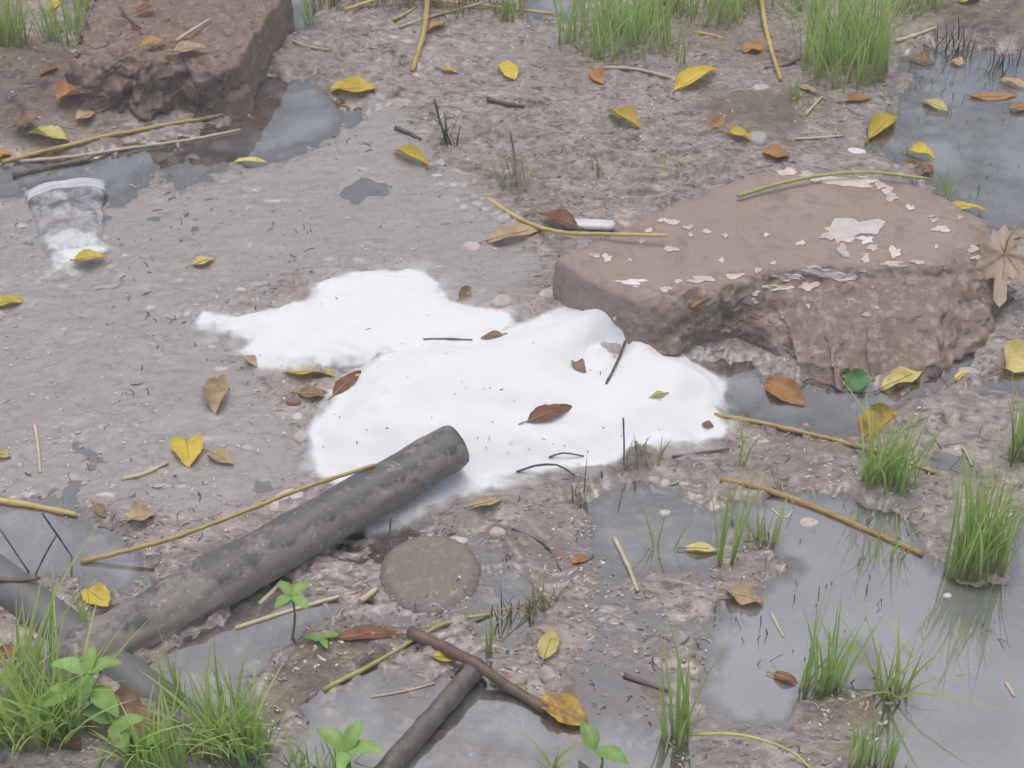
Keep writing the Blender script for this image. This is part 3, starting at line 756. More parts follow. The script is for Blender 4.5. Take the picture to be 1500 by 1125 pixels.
# the muddy pipe: a hollow tube propped up at its far end
E = P(670, 651, .060); A = P(85, 985, -.002)
ax = (E - A) / np.linalg.norm(E - A); LEN = np.linalg.norm(E - A) + .10
A = E - ax * LEN
NS, NR = 90, 64
sd_ = np.cross(ax, [0, 0, 1]); sd_ /= np.linalg.norm(sd_); upv = np.cross(sd_, ax)
V, F = [], []
prof = [(i / NS, 1) for i in range(NS + 1)]
def ring(pos, r, wob=0):
    for k in range(NR):
        t = 2 * math.pi * k / NR
        rr = r
        if wob:
            s_ = np.dot(pos - A, ax); rr = r + wob * (float(fbm(np.array([s_ * 1.0]), np.array([t * .045]), 24, 3, 2)[0]) - .5) + wob * .8 * max(0, float(fbm(np.array([s_]), np.array([t * .04]), 60, 2, 4)[0]) - .55)
        V.append(pos + (sd_ * math.cos(t) + upv * math.sin(t)) * rr)
for i in range(NS + 1):
    f = i / NS; r = .0385 * (1 - f) + .0310 * f
    if i == NS: r -= .0022
    if i == NS - 1: r -= .0004
    ring(A + ax * LEN * f, r, .0040 + .0090 * float(sst(.62, .30, f)))
ring(A + ax * LEN, .0270); ring(A + ax * (LEN - .02), .0265); ring(A + ax * .02, .032); ring(A, .0335)
nr = NS + 5
for i in range(nr - 1):
    for k in range(NR):
        j = (k + 1) % NR; F.append((i * NR + k, i * NR + j, (i + 1) * NR + j, (i + 1) * NR + k))
for k in range(NR):
    j = (k + 1) % NR; F.append(((nr - 1) * NR + k, (nr - 1) * NR + j, j, k))
Vp = np.array(V); rel = (Vp - A) - ((Vp - A) @ ax)[:, None] * ax; rel /= np.linalg.norm(rel, axis=1)[:, None]
tocam = np.cross(ax, [0, 0, 1.0]); tocam /= np.linalg.norm(tocam)
sal = ((Vp - A) @ ax) / LEN
flank = .06 + .17 * sst(.15, .95, rel @ tocam - .35 * rel[:, 2]) + .10 * sst(.55, .25, sal)      # mud splashed on the near flank and over the low end
pipe = mesh_obj('muddy_pipe', V, F, M['pipe'], loc=A, attrs={'flank': ('FLOAT', flank)})
tag(pipe, 'dark grey pipe smeared with mud, its far end raised over the froth', 'pipe')
# the dark pipe lying under it
a0, b0 = P(-40, 820, .004), P(375, 1140, -.012)
pth = a0 + (b0 - a0) * np.linspace(0, 1, 40)[:, None]
V, F = tube_geo(pth, np.full(40, .0275), 40)
tag(mesh_obj('dark_pipe', V, F, M['dark'], loc=a0), 'smooth dark grey pipe crossing under the muddy pipe in the grass', 'pipe')

S = straw
S([(3,237),(95,214),(200,191),(285,176),(368,161)], 3.6, M['straw'], 'straw', 'long yellow straw bridging the water from mud bank to block foot', 'straw')
S([(30,236),(110,229),(180,218),(270,206),(352,190)], 2.8, M['palestraw'], 'straw', 'pale straw lying in the water just below the long yellow one', 'straw')
S([(628,-20,.03),(620,50,.02),(604,104)], 5.2, M['straw'], 'straw', 'thick yellow stalk leaning on the mud with an orange leaf behind it', 'straw')
S([(714,291),(760,320),(830,341,.05),(900,343,.092),(976,345,.098)], 3.6, M['straw'], 'straw', 'yellow twig reaching from mud over rusty leaf onto the slab', 'straw')
S([(1081,287,.072),(1130,272,.072),(1190,259,.07),(1260,252,.068),(1362,262,.06)], 3.4, M['green_straw'], 'straw', 'greenish curved stalk lying on the back of the slab', 'straw')
S([(1113,-20,.03),(1124,50,.02),(1144,117)], 4.2, M['straw'], 'straw', 'yellow stalk leaning between the two big grass tufts', 'straw')
S([(1312,60),(1340,52),(1372,40)], 3.2, M['palestraw'], 'straw', 'short pale straw beside the big grass tuft at the pond', 'straw')
S([(884,99),(930,101),(965,109),(1003,121)], 2.8, M['palestraw'], 'straw', 'pale straw along the foot of the wide grass tuft ending at a yellow leaf', 'straw')
S([(118,823),(250,789,.03),(350,752,.05),(450,713,.06),(549,681,.082)], 4.2, M['straw'], 'straw', 'long golden straw resting against the raised muddy pipe', 'straw')
S([(-20,730),(50,741),(112,754)], 5.5, M['straw'], 'straw', 'thick split straw at the edge of the puddle by tan leaves', 'straw')
S([(51,622),(56,655),(59,692)], 3.0, M['palestraw'], 'straw', 'short upright pale straw standing in grey silt', 'straw')
S([(1046,608),(1120,621),(1200,640),(1290,664),(1376,694)], 4.0, M['straw'], 'straw', 'long straw running from the froth edge to the grass with a curled leaf', 'straw')
S([(1055,703),(1150,727),(1205,748),(1270,776),(1352,812)], 5.8, M['orange_straw'], 'straw', 'thick orange stalk lying over the puddle toward the dense tuft', 'straw')
S([(900,788),(918,825),(934,866)], 4.0, M['palestraw'], 'straw', 'short straw stuck in the mud below the round pond', 'straw')
S([(474,1011),(560,966),(640,921),(722,899)], 4.0, M['green_straw'], 'straw', 'yellow green straw lying across the brown stick below the disc', 'straw')
S([(345,920),(400,902),(450,887),(520,868)], 3.6, M['palestraw'], 'straw', 'pale straw pointing from under the pipe toward the disc', 'straw')
S([(380,885),(400,865),(412,850)], 4.0, M['palestraw'], 'straw', 'short whitish stalk against the underside of the muddy pipe', 'straw')
S([(528,880),(540,872),(552,862)], 5.0, M['palestraw'], 'straw', 'stubby whitish stalk beside the round disc', 'straw')
S([(543,1021),(590,1013),(638,1001)], 2.2, M['palestraw'], 'straw', 'thin pale stem in the water left of the dark stick', 'straw')
S([(178,702),(210,694),(246,677)], 3.6, M['palestraw'], 'straw', 'whitish stick in the silt near the heart shaped leaf', 'straw')
S([(1180,168),(1190,157),(1203,143)], 2.8, M['palestraw'], 'straw', 'tiny pale straw in front of the big grass tuft', 'straw')
S([(1165,203),(1200,202),(1235,199)], 2.2, M['palestraw'], 'straw', 'thin pale stem on the mud behind the slab', 'straw')
S([(1015,48),(1040,53),(1062,58)], 3.0, M['straw'], 'straw', 'straw on water between the tufts at the small far puddle', 'straw')
S([(505,14,.03),(560,-2,.03),(680,5,.02),(810,20,.015)], 3.0, M['straw'], 'straw', 'long straw lying level across the dry grass roots', 'straw')
S([(585,40),(640,22,.015),(708,4,.03)], 3.0, M['palestraw'], 'straw', 'straw slanting over dry grass roots, its low end beside the thick stalk', 'straw')
S([(574,30),(592,22),(610,10)], 2.6, M['green_straw'], 'straw', 'short green stem left of the thick leaning stalk', 'straw')
S([(410,57),(450,68),(482,73)], 2.2, M['palestraw'], 'straw', 'thin bleached stem in the mud right of the block', 'straw')
S([(258,60,.112),(285,42,.113),(308,28,.113)], 3.0, M['palestraw'], 'straw', 'short pale straw lying on top of the concrete block', 'straw')
S([(176,12,.113),(190,28,.112),(205,41,.111)], 2.6, M['bark'], 'twig', 'dark thin twig on top of the concrete block', 'twig')
S([(1120,100),(1145,97),(1172,86)], 2.4, M['bark'], 'twig', 'dark twig crossing the leaning stalk between the tufts', 'twig')
S([(702,973,.016),(670,1008,.018),(625,1060,.012),(555,1140,.008)], 17, M['bark'], 'stick', 'thick dark broken stick lying in the shallow puddle', 'stick', taper=1.1)
S([(600,925,.012),(650,948,.016),(700,975,.026),(745,1005,.010),(800,1040,.004)], 10.5, M['brownbark'], 'stick', 'brown stick crossing the end of the dark broken stick', 'stick', taper=.8)
S([(914,989),(945,1000),(978,1012)], 4.2, M['brownbark'], 'stick', 'short reddish brown stick in mud beside upright grass blades', 'stick')
S([(579,187),(597,194),(616,204)], 3.8, M['bark'], 'stick', 'short dark stick above the rolled yellow leaf in the silt', 'stick')
S([(714,144),(740,152),(768,157)], 3.8, M['bark'], 'stick', 'dark stick on the mud below the round yellow leaf', 'stick')
S([(18,257),(70,245),(132,233)], 5.0, M['bark'], 'stick', 'dark stick floating in the water below the mud bank', 'stick')
S([(916,500,10),(905,528,10.004),(888,562,10)], 2.6, M['bark'], 'twig', 'dark curved twig at the hollow in the froth', 'twig')
S([(620,497,10),(655,496,10),(692,498,10)], 1.6, M['bark'], 'twig', 'thin dark stem lying on the froth beside a small brown leaf', 'twig')
S([(757,691,10),(790,681,10.012),(820,682,10.012),(842,697,10)], 2.0, M['bark'], 'twig', 'arched dark stem over the lower rim of the froth', 'twig')
S([(804,670,10),(820,664,10.006),(855,668,10)], 1.6, M['bark'], 'twig', 'small hooked stem on the froth above the arched one', 'twig')
S([(985,669,10),(1025,663,10),(1068,658,10)], 2.4, M['bark'], 'twig', 'straight dark twig along the froth edge near the straw', 'twig')
S([(913,612,.09),(914,640,.06),(914,683)], 1.6, M['bark'], 'twig', 'tall bare dark stem standing in the froth rim', 'twig')
S([(931,646,.04),(933,660,.03),(933,676)], 1.8, M['bark'], 'twig', 'short bare stem beside the tall one at the froth rim', 'twig')
S([(881,690,.02),(882,700)], 1.8, M['bark'], 'twig', 'tiny bare stub on the mud at the froth rim', 'twig')
S([(573,752,.05),(570,790,.02),(565,832)], 2.0, M['bark'], 'twig', 'thin upright stem between the pipe and the round disc', 'twig')
S([(0,775,.05),(20,805,.03),(42,838)], 1.8, M['bark'], 'twig', 'dark stem leaning away from the grass over the puddle corner', 'twig')
S([(62,752,.09),(85,785,.05),(105,815)], 1.8, M['bark'], 'twig', 'dark stem slanting over the puddle toward the golden straw', 'twig')
S([(82,785,.06),(65,815,.03),(52,842)], 1.6, M['bark'], 'twig', 'dark stem crossing the slanting one over the puddle', 'twig')
S([(747,192,.06),(753,225,.03),(751,262)], 2.0, M['bark'], 'twig', 'single dark upright stem in the muddy sprouts behind the white plastic', 'twig')
S([(636,145,.08),(645,180,.04),(655,212)], 2.2, M['bark'], 'twig', 'bent dark stem standing beside the rolled yellow leaf', 'twig')
S([(750,775),(800,800),(822,836)], 1.8, M['bark'], 'twig', 'thin dark root curving over mud right of the disc', 'twig')
S([(1018,1076,.02),(1070,1075,.035),(1130,1088,.03),(1165,1105,.015),(1195,1135)], 2.8, M['green_straw'], 'arching_grass', 'long arching pale green stem over the mud by the pond', 'grass')
S([(1130,745),(1150,760),(1162,745),(1158,728,.03)], 1.8, M['palestraw'], 'twig', 'bent pale stem under the thick orange stalk', 'twig')
S([(1130,898),(1138,915),(1148,933)], 2.4, M['palestraw'], 'straw', 'short white stem floating in the pond below the tan leaf', 'straw')
S([(1474,1000),(1480,1010),(1486,1020)], 2.8, M['palestraw'], 'straw', 'tiny white stem afloat on the open pond', 'straw')
S([(1410,655),(1418,668),(1424,682)], 2.4, M['palestraw'], 'straw', 'tiny white stem between the curled leaf tuft and the edge tuft', 'straw')
S([(-10,848,.03),(20,850,.03),(55,848,.03)], 4.0, M['brownbark'], 'stick', 'reddish stick end resting on the dark pipe by the puddle', 'stick')

# ------------------------------------------------------------------ leaves
def leaf_geo(L, W, shape='oval', curl=.2, bend=.1, wave=.05, seed=0, nl=14, nw=6, lobes=0):
    rs = random.Random(seed); ph = rs.uniform(0, 6.28)
    V = []; A = []; F = []
    for i in range(nl + 1):
        t = i / nl
        if shape == 'oval': w_ = math.sin(math.pi * t ** .85) ** .75
        elif shape == 'round': w_ = math.sin(math.pi * t ** .9) ** .5
        elif shape == 'heart': w_ = (math.sin(math.pi * min(1, t * .98 + .02) ** .55)) ** .62
        elif shape == 'lance': w_ = math.sin(math.pi * t ** .7) ** 1.1
        else: w_ = math.sin(math.pi * t) ** .7
        w_ = max(w_, .015)
        w_ *= 1 + .05 * math.sin(t * 34 + ph) + rs.uniform(-.04, .04)
        for j in range(nw + 1):
            s = j / nw * 2 - 1
            x = L * t; y = s * W / 2 * w_
            if shape == 'heart' and t < .18: x -= L * .10 * abs(s) * (1 - t / .18)
            z = curl * W * (abs(s) ** 1.6) * w_ + bend * L * (math.sin(math.pi * t) * -1) + wave * W * math.sin(t * 9 + s * 2 + ph) * (.3 + abs(s))
            V.append((x, y, z)); A.append((t, abs(s), .5, 1))
    for i in range(nl):
        for j in range(nw):
            k = i * (nw + 1) + j; F.append((k, k + nw + 1, k + nw + 2, k + 1))
    return np.array(V), F, A
def orient(V, base, tip, roll=0.):
    x = tip - base; x = x / np.linalg.norm(x)
    y = np.cross([0, 0, 1.0], x); y /= np.linalg.norm(y) + 1e-9
    z = np.cross(x, y)
    y2 = y * math.cos(roll) + z * math.sin(roll); z2 = -y * math.sin(roll) + z * math.cos(roll)
    return base + V[:, :1] * x + V[:, 1:2] * y2 + V[:, 2:3] * z2
LEAFN = [0]
def leaf(x0, y0, x1, y1, wpx, kind, label, shape='oval', curl=.18, bend=-.05, roll=0., z=None, stalk=10, lift=.003, wave=.06, name='fallen_leaf', z2=None):
    LEAFN[0] += 1; seed = LEAFN[0]
    if z == 'froth': z, z2 = FZ(x0, y0) + .0012, FZ(x1, y1) + .0012
    b = G(x0, y0, lift) if z is None else P(x0, y0, z)
    t = G(x1, y1, lift) if z is None else P(x1, y1, z2 if z2 is not None else z)
    L = np.linalg.norm(t - b); k = np.linalg.norm(b - CAM) / FPX
    dpx = np.array([x1 - x0, y1 - y0], float); dpx /= np.linalg.norm(dpx)
    # a width across the view shortens with the slope of the ground, so open it up again
    fs = math.sqrt((dpx[1]) ** 2 + (dpx[0] / .68) ** 2)
    W = wpx * k * (fs if abs(roll) < .6 else 1.0)
    V, F, A = leaf_geo(L, W, shape, curl, bend, wave, seed)
    V = orient(V, b, t, roll)
    if z is None:      # nothing of it may sink below the mud it lies on
        gz = np.maximum(height(V[:, 0], V[:, 1]), 0) + .0012
        V[:, 2] = np.where(V[:, 2] < gz, gz * .8 + .2 * np.maximum(V[:, 2], gz), V[:, 2])
    o = mesh_obj(name, V, F, M[kind], loc=b, attrs={'leaf': ('FLOAT_COLOR', A)})
    tag(o, label, 'leaf')
    if stalk:
        ns = 9; s0 = b - (t - b) / L * stalk * k
        row = V.reshape(-1, 7, 3)[:, 3] + np.array([0, 0, .0004])
        path = np.vstack([s0, (s0 + b) / 2 + [0, 0, .002], row[1:11]])
        sv, sf = tube_geo(path, np.linspace(.0011, .0005, len(path)), 5)
        mesh_obj('stalk', sv, sf, M['stem'], o, loc=b)
    return o
l = leaf
l(483,134,550,134,25,'yellow','large flat yellow leaf at the edge of the grey silt','round')
l(735,94,753,119,22,'yellow','small round yellow leaf on brown mud above the dark stick','round', stalk=0)
l(892,167,938,191,17,'yellow','rolled yellow leaf on the mud below the wide grass tuft',curl=.55, stalk=0)
l(576,223,629,246,15,'yellow','narrow rolled yellow leaf by the bent dark stem',curl=.6, stalk=0)
l(988,137,1049,104,21,'yellow','folded golden leaf between the two big tufts',curl=.4,stalk=4)
l(1086,76,1118,73,18,'orange','small orange tan leaf between the tufts beside the leaning stalk','round')
l(1273,206,1311,170,22,'yellow','crumpled yellow brown leaf standing at the pond mud edge',curl=.4,roll=.1)
l(1351,149,1393,169,15,'paleyellow','pale yellow pointed leaf floating on the far pond','lance')
l(1329,224,1369,234,17,'yellow','dull yellow curled leaf afloat behind the slab',curl=.4)
l(1352,256,1367,246,12,'rust','tiny rusty leaf beside the yellow leaf behind the slab')
l(1421,143,1490,141,15,'orange','long orange brown leaf arched on the far pond',bend=.10)
l(1478,162,1512,160,12,'orange','orange leaf at the far pond next to the long arched leaf')
l(1330,88,1370,95,14,'brown','brown leaf in dark weeds at the head of the pond')
l(1392,92,1412,97,14,'tan','small tan leaf in dark weeds at the head of the pond','round')
l(1464,119,1505,131,12,'tan','pale tan leaf half sunk at the head of the pond')
l(1116,226,1157,232,20,'orange','muddy orange leaf just behind the slab corner','round',stalk=0)
l(1065,197,1099,207,14,'yellow','dull golden leaf against the mud lump',curl=.4)
l(1042,192,1060,172,15,'orange','orange brown leaf upright in the mud lump',roll=.5)
l(1389,306,1443,309,13,'yellow','slim yellow leaf on the pond beside the slab','lance')
l(1472,540,1506,514,36,'paleyellow','broad pale yellow leaf standing on a grass stem by the froth puddle','round',roll=.5,stalk=0)
l(1289,573,1354,545,20,'paleyellow','ragged pale yellow leaf in front of the slab',wave=.16)
l(1121,560,1179,594,28,'orange','rusty orange leaf leaning below the broken slab face','oval',roll=.35)
l(1238,571,1272,550,24,'greenleaf','bright green round leaf in the dark water before the slab','round',roll=.4,stalk=0)
l(1266,642,1312,600,40,'halfbrown','large curled yellow and brown leaf standing in a grass tuft','round',z=.035,z2=.075,roll=.0,curl=.25)
l(1063,868,1118,888,24,'tan','tan orange leaf half sunk in the pond margin',wave=.15)
l(1132,990,1168,1003,12,'rust','small rusty leaf afloat by the grass in the pond')
l(796,969,812,925,28,'paleyellow','pale lemon leaf on grey mud below the sprouts','oval')
l(789,1026,864,1068,36,'mottled','large yellow leaf with brown blotches at the end of the brown stick','oval')
l(631,964,684,970,14,'yellow','slim yellow leaf at the end of the dark broken stick')
l(772,618,838,596,20,'rust','rust red leaf lying on the white froth','oval',z='froth',stalk=14)
l(975,577,950,582,8,'greenyellow','tiny yellow green leaf on the white froth','lance',z='froth',stalk=4)
l(738,490,704,496,10,'brown','small curled brown leaf at the fold of the froth',z='froth',stalk=5)
l(488,580,529,544,17,'rust','rust leaf half buried under the froth edge',z='froth')
l(418,547,489,549,25,'yellow','bright yellow leaf folded at the froth edge','oval',roll=-.3,z='froth',stalk=4)
l(436,578,482,583,16,'brown','brown leaf under the bright yellow leaf at the froth edge')
l(362,520,376,538,12,'tan','tiny tan leaf on the thin froth tongue',z='froth',stalk=0)
l(316,560,318,609,36,'tan','pale tan crumpled leaf alone on grey silt','oval',curl=.45,wave=.15)
l(274,648,279,686,46,'yellow','heart shaped yellow leaf on grey silt','heart',stalk=4)
l(305,664,343,683,18,'tan','dull tan leaf right of the heart shaped leaf')
l(282,391,315,381,13,'paleyellow','small pale yellow leaf on open grey silt')
l(106,382,157,377,15,'yellow','yellow leaf lying on the froth at the plastic cup',z=.014,z2=.014,curl=.3,stalk=3)
l(-12,449,35,443,15,'yellow','yellow leaf on silt below the plastic cup')
l(-12,665,17,671,13,'greenyellow','yellow green leaf tip on silt left of the upright straw')
l(128,866,160,890,26,'yellow','round yellow leaf behind the dark pipe','round',roll=.2)
l(186,765,228,757,26,'tan','tan leaf on mud beside the golden straw','oval',curl=.35)
l(140,742,155,760,14,'brown','small brown leaf at the foot of the thick split straw')
l(88,148,126,126,26,'orange','bright orange leaf on the mud bank beside the block','round',wave=.15)
l(143,152,174,142,18,'mottled','brown yellow leaf at the foot of the concrete block')
l(40,198,102,210,32,'greenyellow','broad pale green yellow leaf hanging over the mud bank','oval',roll=-.4)
l(252,76,304,70,18,'tan','tan leaf lying on the front of the concrete block','oval',z=.112,z2=.113)
l(204,70,243,57,16,'orange','orange brown leaf further back on the concrete block',z=.112,z2=.113)
l(200,18,225,8,12,'rust','rusty leaf scrap at the back of the concrete block',z=.112,z2=.113)
l(74,18,92,-2,12,'yellow','yellow leaf in the grass behind the mud bank')
l(846,341,790,322,22,'rust','rust leaf under the yellow twig next to the white plastic',lift=.012)
l(712,356,800,338,22,'tan','dull tan leaf smeared in mud under the yellow twig','lance')
l(652,36,622,50,14,'orange','orange leaf behind the thick leaning stalk',roll=.3)
l(344,238,396,240,8,'paleyellow','pale narrow leaf floating below the block','lance',stalk=0)
l(645,103,670,108,8,'yellow','thin yellow leaf scrap right of the thick leaning stalk')
l(868,103,884,126,16,'orange','orange brown leaf at the left foot of the wide tuft',roll=.4)
l(1236,151,1278,146,11,'orange','orange leaf at the front foot of the big tuft')
l(1195,138,1168,128,10,'tan','tan leaf scrap at the left foot of the big tuft')
l(960,6,1002,0,13,'orange','orange leaf on the water behind the wide tuft')
l(-15,962,48,957,18,'rust','rusty leaf leaning on the dark pipe in the grass',z=.03,z2=.03)
l(130,1055,236,1085,62,'brown','big brown dead leaf under the green weed','oval',wave=.12)
l(60,1068,120,1100,36,'brown','brown dead leaf deep in the grass clump','oval')
l(493,938,592,932,18,'rust','long rusty leaf flat in the water below the disc','lance')
l(1002,806,1052,808,12,'paleyellow','yellow leaf at the foot of the tall grass blades')
l(862,818,838,827,12,'orange','small orange leaf on the reddish mud right of the disc','round')
l(998,452,1050,431,18,'orange','orange brown leaf stuck on the broken slab edge',z=.070,z2=.088,stalk=0)
l(673,440,690,422,14,'brown','curled brown leaf scrap just beyond the froth',roll=.5)
l(838,528,858,546,14,'brown','dark leaf scrap added to darken the hollow of the froth',z='froth',stalk=0,wave=.2)  # scrap added with the stone to darken the hollow
l(1028,622,1046,624,9,'brown','tiny brown leaf scrap near the far tip of the froth',z='froth',stalk=0)
l(20,188,58,176,20,'brown','dark brown leaf in the middle of the mud bank')
l(-8,232,16,226,14,'orange','orange leaf at the low end of the long yellow straw')
l(112,178,140,168,16,'tan','dull tan leaf on the mud bank near the orange one')
l(60,112,84,100,14,'brown','brown leaf between the mud bank grass and the block')
l(1405,4,1440,-4,14,'yellow','yellow leaf in the far grass at the pond head')
l(1398,560,1420,545,10,'paleyellow','pale leaf scrap at the puddle edge below the slab')
l(690,745,735,735,12,'tan','pale tan leaf scrap on the mud ledge under the froth')

# the large lobed dry leaf hanging over the slab's end
def lobed_leaf():
    c = P(1470, 372, .092); dn = P(1466, 446, .040) - c; L = np.linalg.norm(dn); dn = dn / L
    rt = np.array([1.0, .12, -.10]); rt -= dn * rt.dot(dn); rt /= np.linalg.norm(rt); nn = np.cross(rt, dn); nn = nn if nn[2] > 0 else -nn
    tips = [(-150, 40), (-105, 34), (-55, 46), (-28, 44), (-3, 80), (18, 40), (42, 78), (66, 50), (92, 58), (135, 36), (178, 46)]
    key = []
    for q in range(len(tips)):      # a pointed lobe at every tip, a notch between
        a0, r0 = tips[q]; a1, r1 = tips[(q + 1) % len(tips)]
        if a1 < a0: a1 += 360
        key += [(a0 - 7, r0 * .86), (a0, r0), (a0 + 7, r0 * .86), ((a0 + a1) / 2, min(r0, r1) * .85)]
    key.sort(); n = len(key); rings = 6; V = [c + nn * .004]; A = [(0, 0, .5, 1)]; rs = random.Random(4)
    for g in range(1, rings + 1):
        f = g / rings
        for a, rr in key:
            t_ = R(a); rad = (rr * f) * .00106
            z = .006 * math.sin(3 * t_ + 1) * f + .012 * f * f * math.sin(2 * t_ + .6) - .010 * f * f + rs.uniform(-.001, .001)
            V.append(c + rt * math.sin(t_) * rad + dn * math.cos(t_) * rad + nn * (z + .004)); A.append((f, (a % 40) / 40, .5, 1))
    F = [(0, 1 + k, 1 + (k + 1) % n) for k in range(n)]
    for g in range(rings - 1):
        F += [(1 + g * n + k, 1 + (g + 1) * n + k, 1 + (g + 1) * n + (k + 1) % n, 1 + g * n + (k + 1) % n) for k in range(n)]
    o = mesh_obj('lobed_dry_leaf', V, F, M['paletan'], loc=c, attrs={'leaf': ('FLOAT_COLOR', A)})
    tag(o, 'large dry tan lobed leaf draped over the end of the slab', 'leaf')
    for a, rr in tips[::2]:
        t_ = R(a); pts = [c + nn * .0055, c + (rt * math.sin(t_) + dn * math.cos(t_)) * rr * .0005 + nn * .006]
        v, f = tube_geo(spline(pts, 4), np.array([.0009, .0007, .0005, .0003]), 5); mesh_obj('vein', v, f, M['stem'], o, loc=c)
    v, f = tube_geo(spline([c + nn * .004, c - dn * .02 + nn * .014, c - dn * .05 + nn * .016 + rt * .02], 8), .0014, 6)
    mesh_obj('stalk', v, f, M['stem'], o, loc=c)
lobed_leaf()

# ------------------------------------------------------------------ grass
def blade_geo(base, h, w_, lean, az, rs, bow):
    n = 6; out = []; A = []; tone = rs.random()
    c, s_ = math.cos(az), math.sin(az); fa = az + rs.uniform(.9, 2.2)
    px_, py_ = math.cos(fa), math.sin(fa)
    for i in range(n + 1):
        t = i / n; off = lean * h * (t * .5 + t ** 2 * bow); zz = h * (t - .28 * lean * bow * t ** 2.4)
        ww = w_ * (1 - t ** 1.8) * (.75 + .25 * min(1, t * 4)) / 2 + .0002
        p = base + np.array([c * off, s_ * off, zz])
        out += [p - np.array([px_, py_, 0]) * ww, p + np.array([c, s_, 0]) * ww * .35, p + np.array([px_, py_, 0]) * ww]
        A += [(t, tone, 0, 1)] * 3
    F = []
    for i in range(n):
        k = i * 3
        F += [(k, k + 1, k + 4, k + 3), (k + 1, k + 2, k + 5, k + 4)]
    return out, A, F
TN = [0]
def tuft(px, py, rxp, ryp, hpx, n, label, kind='grass', wmm=3.2, lean=.35, hvar=.45, name='grass_tuft', group=None, az=None):
    TN[0] += 1; rs = random.Random(1000 + TN[0])
    V, A, F = [], [], []
    b0 = G(px, py); k = np.linalg.norm(b0 - CAM) / FPX; h0 = hpx * k / .70
    for q in range(n):
        a = rs.uniform(0, 6.28); r = math.sqrt(rs.random())
        bx, by = px + rxp * r * math.cos(a), py + ryp * r * math.sin(a)
        p = P(bx, by, 0); z = H(p[0], p[1]) - .006; base = np.array([p[0], p[1], z])
        h = h0 * (1 - hvar * rs.random()); le = lean * rs.uniform(.2, 1.5)
        az_ = rs.uniform(0, 6.28) if az is None else az + rs.gauss(0, .8)
        vv, aa, ff = blade_geo(base, h, wmm * .0013 * rs.uniform(.55, 1.3), le, az_, rs, rs.uniform(.3, 1.2))
        o = len(V); V += vv; A += aa; F += [tuple(i + o for i in f) for f in ff]
    ob = mesh_obj(name, V, F, M[kind], loc=b0, attrs={'blade': ('FLOAT_COLOR', A)})
    return tag(ob, label, 'grass', group)
t = tuft
t(910,72,80,34,95,170,'wide bright grass tuft growing by the small far puddle')
t(1235,108,70,40,125,230,'big dense grass tuft at the head of the far pond',wmm=2.8)
t(1050,30,55,22,70,90,'sparse grass on water between the two big tufts')
t(1165,158,10,6,34,16,'small yellowish grass sprout in front of the big tuft','yellowgrass')
t(1110,10,30,14,55,30,'thin grass behind the leaning stalk','yellowgrass',wmm=2.6)
t(12,92,34,24,85,110,'bright grass clump on the mud bank beside the block','yellowgrass')
t(88,52,38,22,60,50,'dark wet grass in the water left of the block','grass',wmm=2.6)
t(125,18,16,18,50,26,'grass tuft against the left side of the block')
t(448,25,14,12,50,12,'few green blades in the water right of the block')
t(478,12,22,10,40,30,'short grass on the mud right of the block','drygrass')
t(560,14,50,14,40,60,'dry grass roots behind the thick leaning stalk','drygrass',wmm=2.4,lean=.8)
t(690,22,60,16,42,60,'dry grass tuft under the long level straw','drygrass',wmm=2.6,lean=.7)
t(748,30,20,12,45,40,'green grass tuft left of the white far puddle','yellowgrass')
t(822,72,10,12,95,8,'few tall thin blades at the left of the wide tuft')
t(998,98,8,5,70,5,'single pale curved blades right of the wide tuft','yellowgrass')
t(1340,20,40,18,70,70,'grass in the far corner behind the pond','grass')
t(1395,78,30,14,40,26,'dark weeds standing in the head of the pond','darkgrass',wmm=2)
t(1468,98,30,14,36,22,'dark weeds round the pale tan leaf at the pond head','darkgrass',wmm=2)
t(1180,12,40,16,60,60,'grass behind the big dense tuft','grass',wmm=2.8)
t(985,22,26,14,60,40,'pale grass right behind the wide tuft','yellowgrass',wmm=2.8)
t(628,8,30,10,46,50,'olive grass round the top of the thick leaning stalk','drygrass',wmm=2.6)
t(1425,5,30,10,40,30,'small far grass beside the yellow leaf')
t(1300,718,46,16,108,75,'grass tuft around the large curled leaf','grass',wmm=3.2)
t(1428,838,46,17,150,120,'dense green tuft standing alone in the pond','grass',wmm=3.0,lean=.22)
t(1490,672,22,14,95,34,'grass tuft below the broad pale yellow leaf')
t(1478,690,3,3,140,2,'one tall thin stem carrying the broad pale leaf','darkgrass',wmm=2)
t(1058,828,14,8,150,9,'tall upright blades rising in front of the froth edge','grass',wmm=4.4,lean=.2,az=.9)
t(1085,690,5,4,80,3,'thin tall stems at the end of the straight dark twig','grass',wmm=2.4,lean=.15)
t(968,805,16,8,70,7,'sparse dim blades in the round pond','grass',wmm=2.6)
t(1120,795,26,8,75,14,'loose yellow green blades below the thick orange stalk','yellowgrass',wmm=3)
t(1318,812,18,10,70,8,'few yellow blades at the end of the orange stalk','yellowgrass',wmm=2.6)
t(1283,822,8,5,90,4,'two or three blades in water left of the dense tuft','yellowgrass',wmm=2.6)
t(990,1080,24,16,165,20,'tall upright blades on the mud beside the reddish stick','grass',wmm=3.6,lean=.16)
t(1205,1005,38,14,125,34,'grass tuft with tall blades on the muddy pond islet','grass',wmm=3.2,lean=.25)
t(1180,1005,6,5,175,4,'tallest thin blades beside the muddy islet tuft','grass',wmm=3,lean=.12)
t(1305,1015,26,12,105,24,'loose bent grass right of the muddy islet','yellowgrass',wmm=3,lean=.6)
t(1358,985,8,5,60,4,'arching blades dipping into the open pond','yellowgrass',wmm=2.6,lean=1.1)
t(1255,1122,22,12,105,16,'grass blades at the near pond edge','grass',wmm=3.6,lean=.2)
t(1300,1120,20,12,110,16,'second clump of blades at the near pond edge','grass',wmm=3.4,lean=.3)
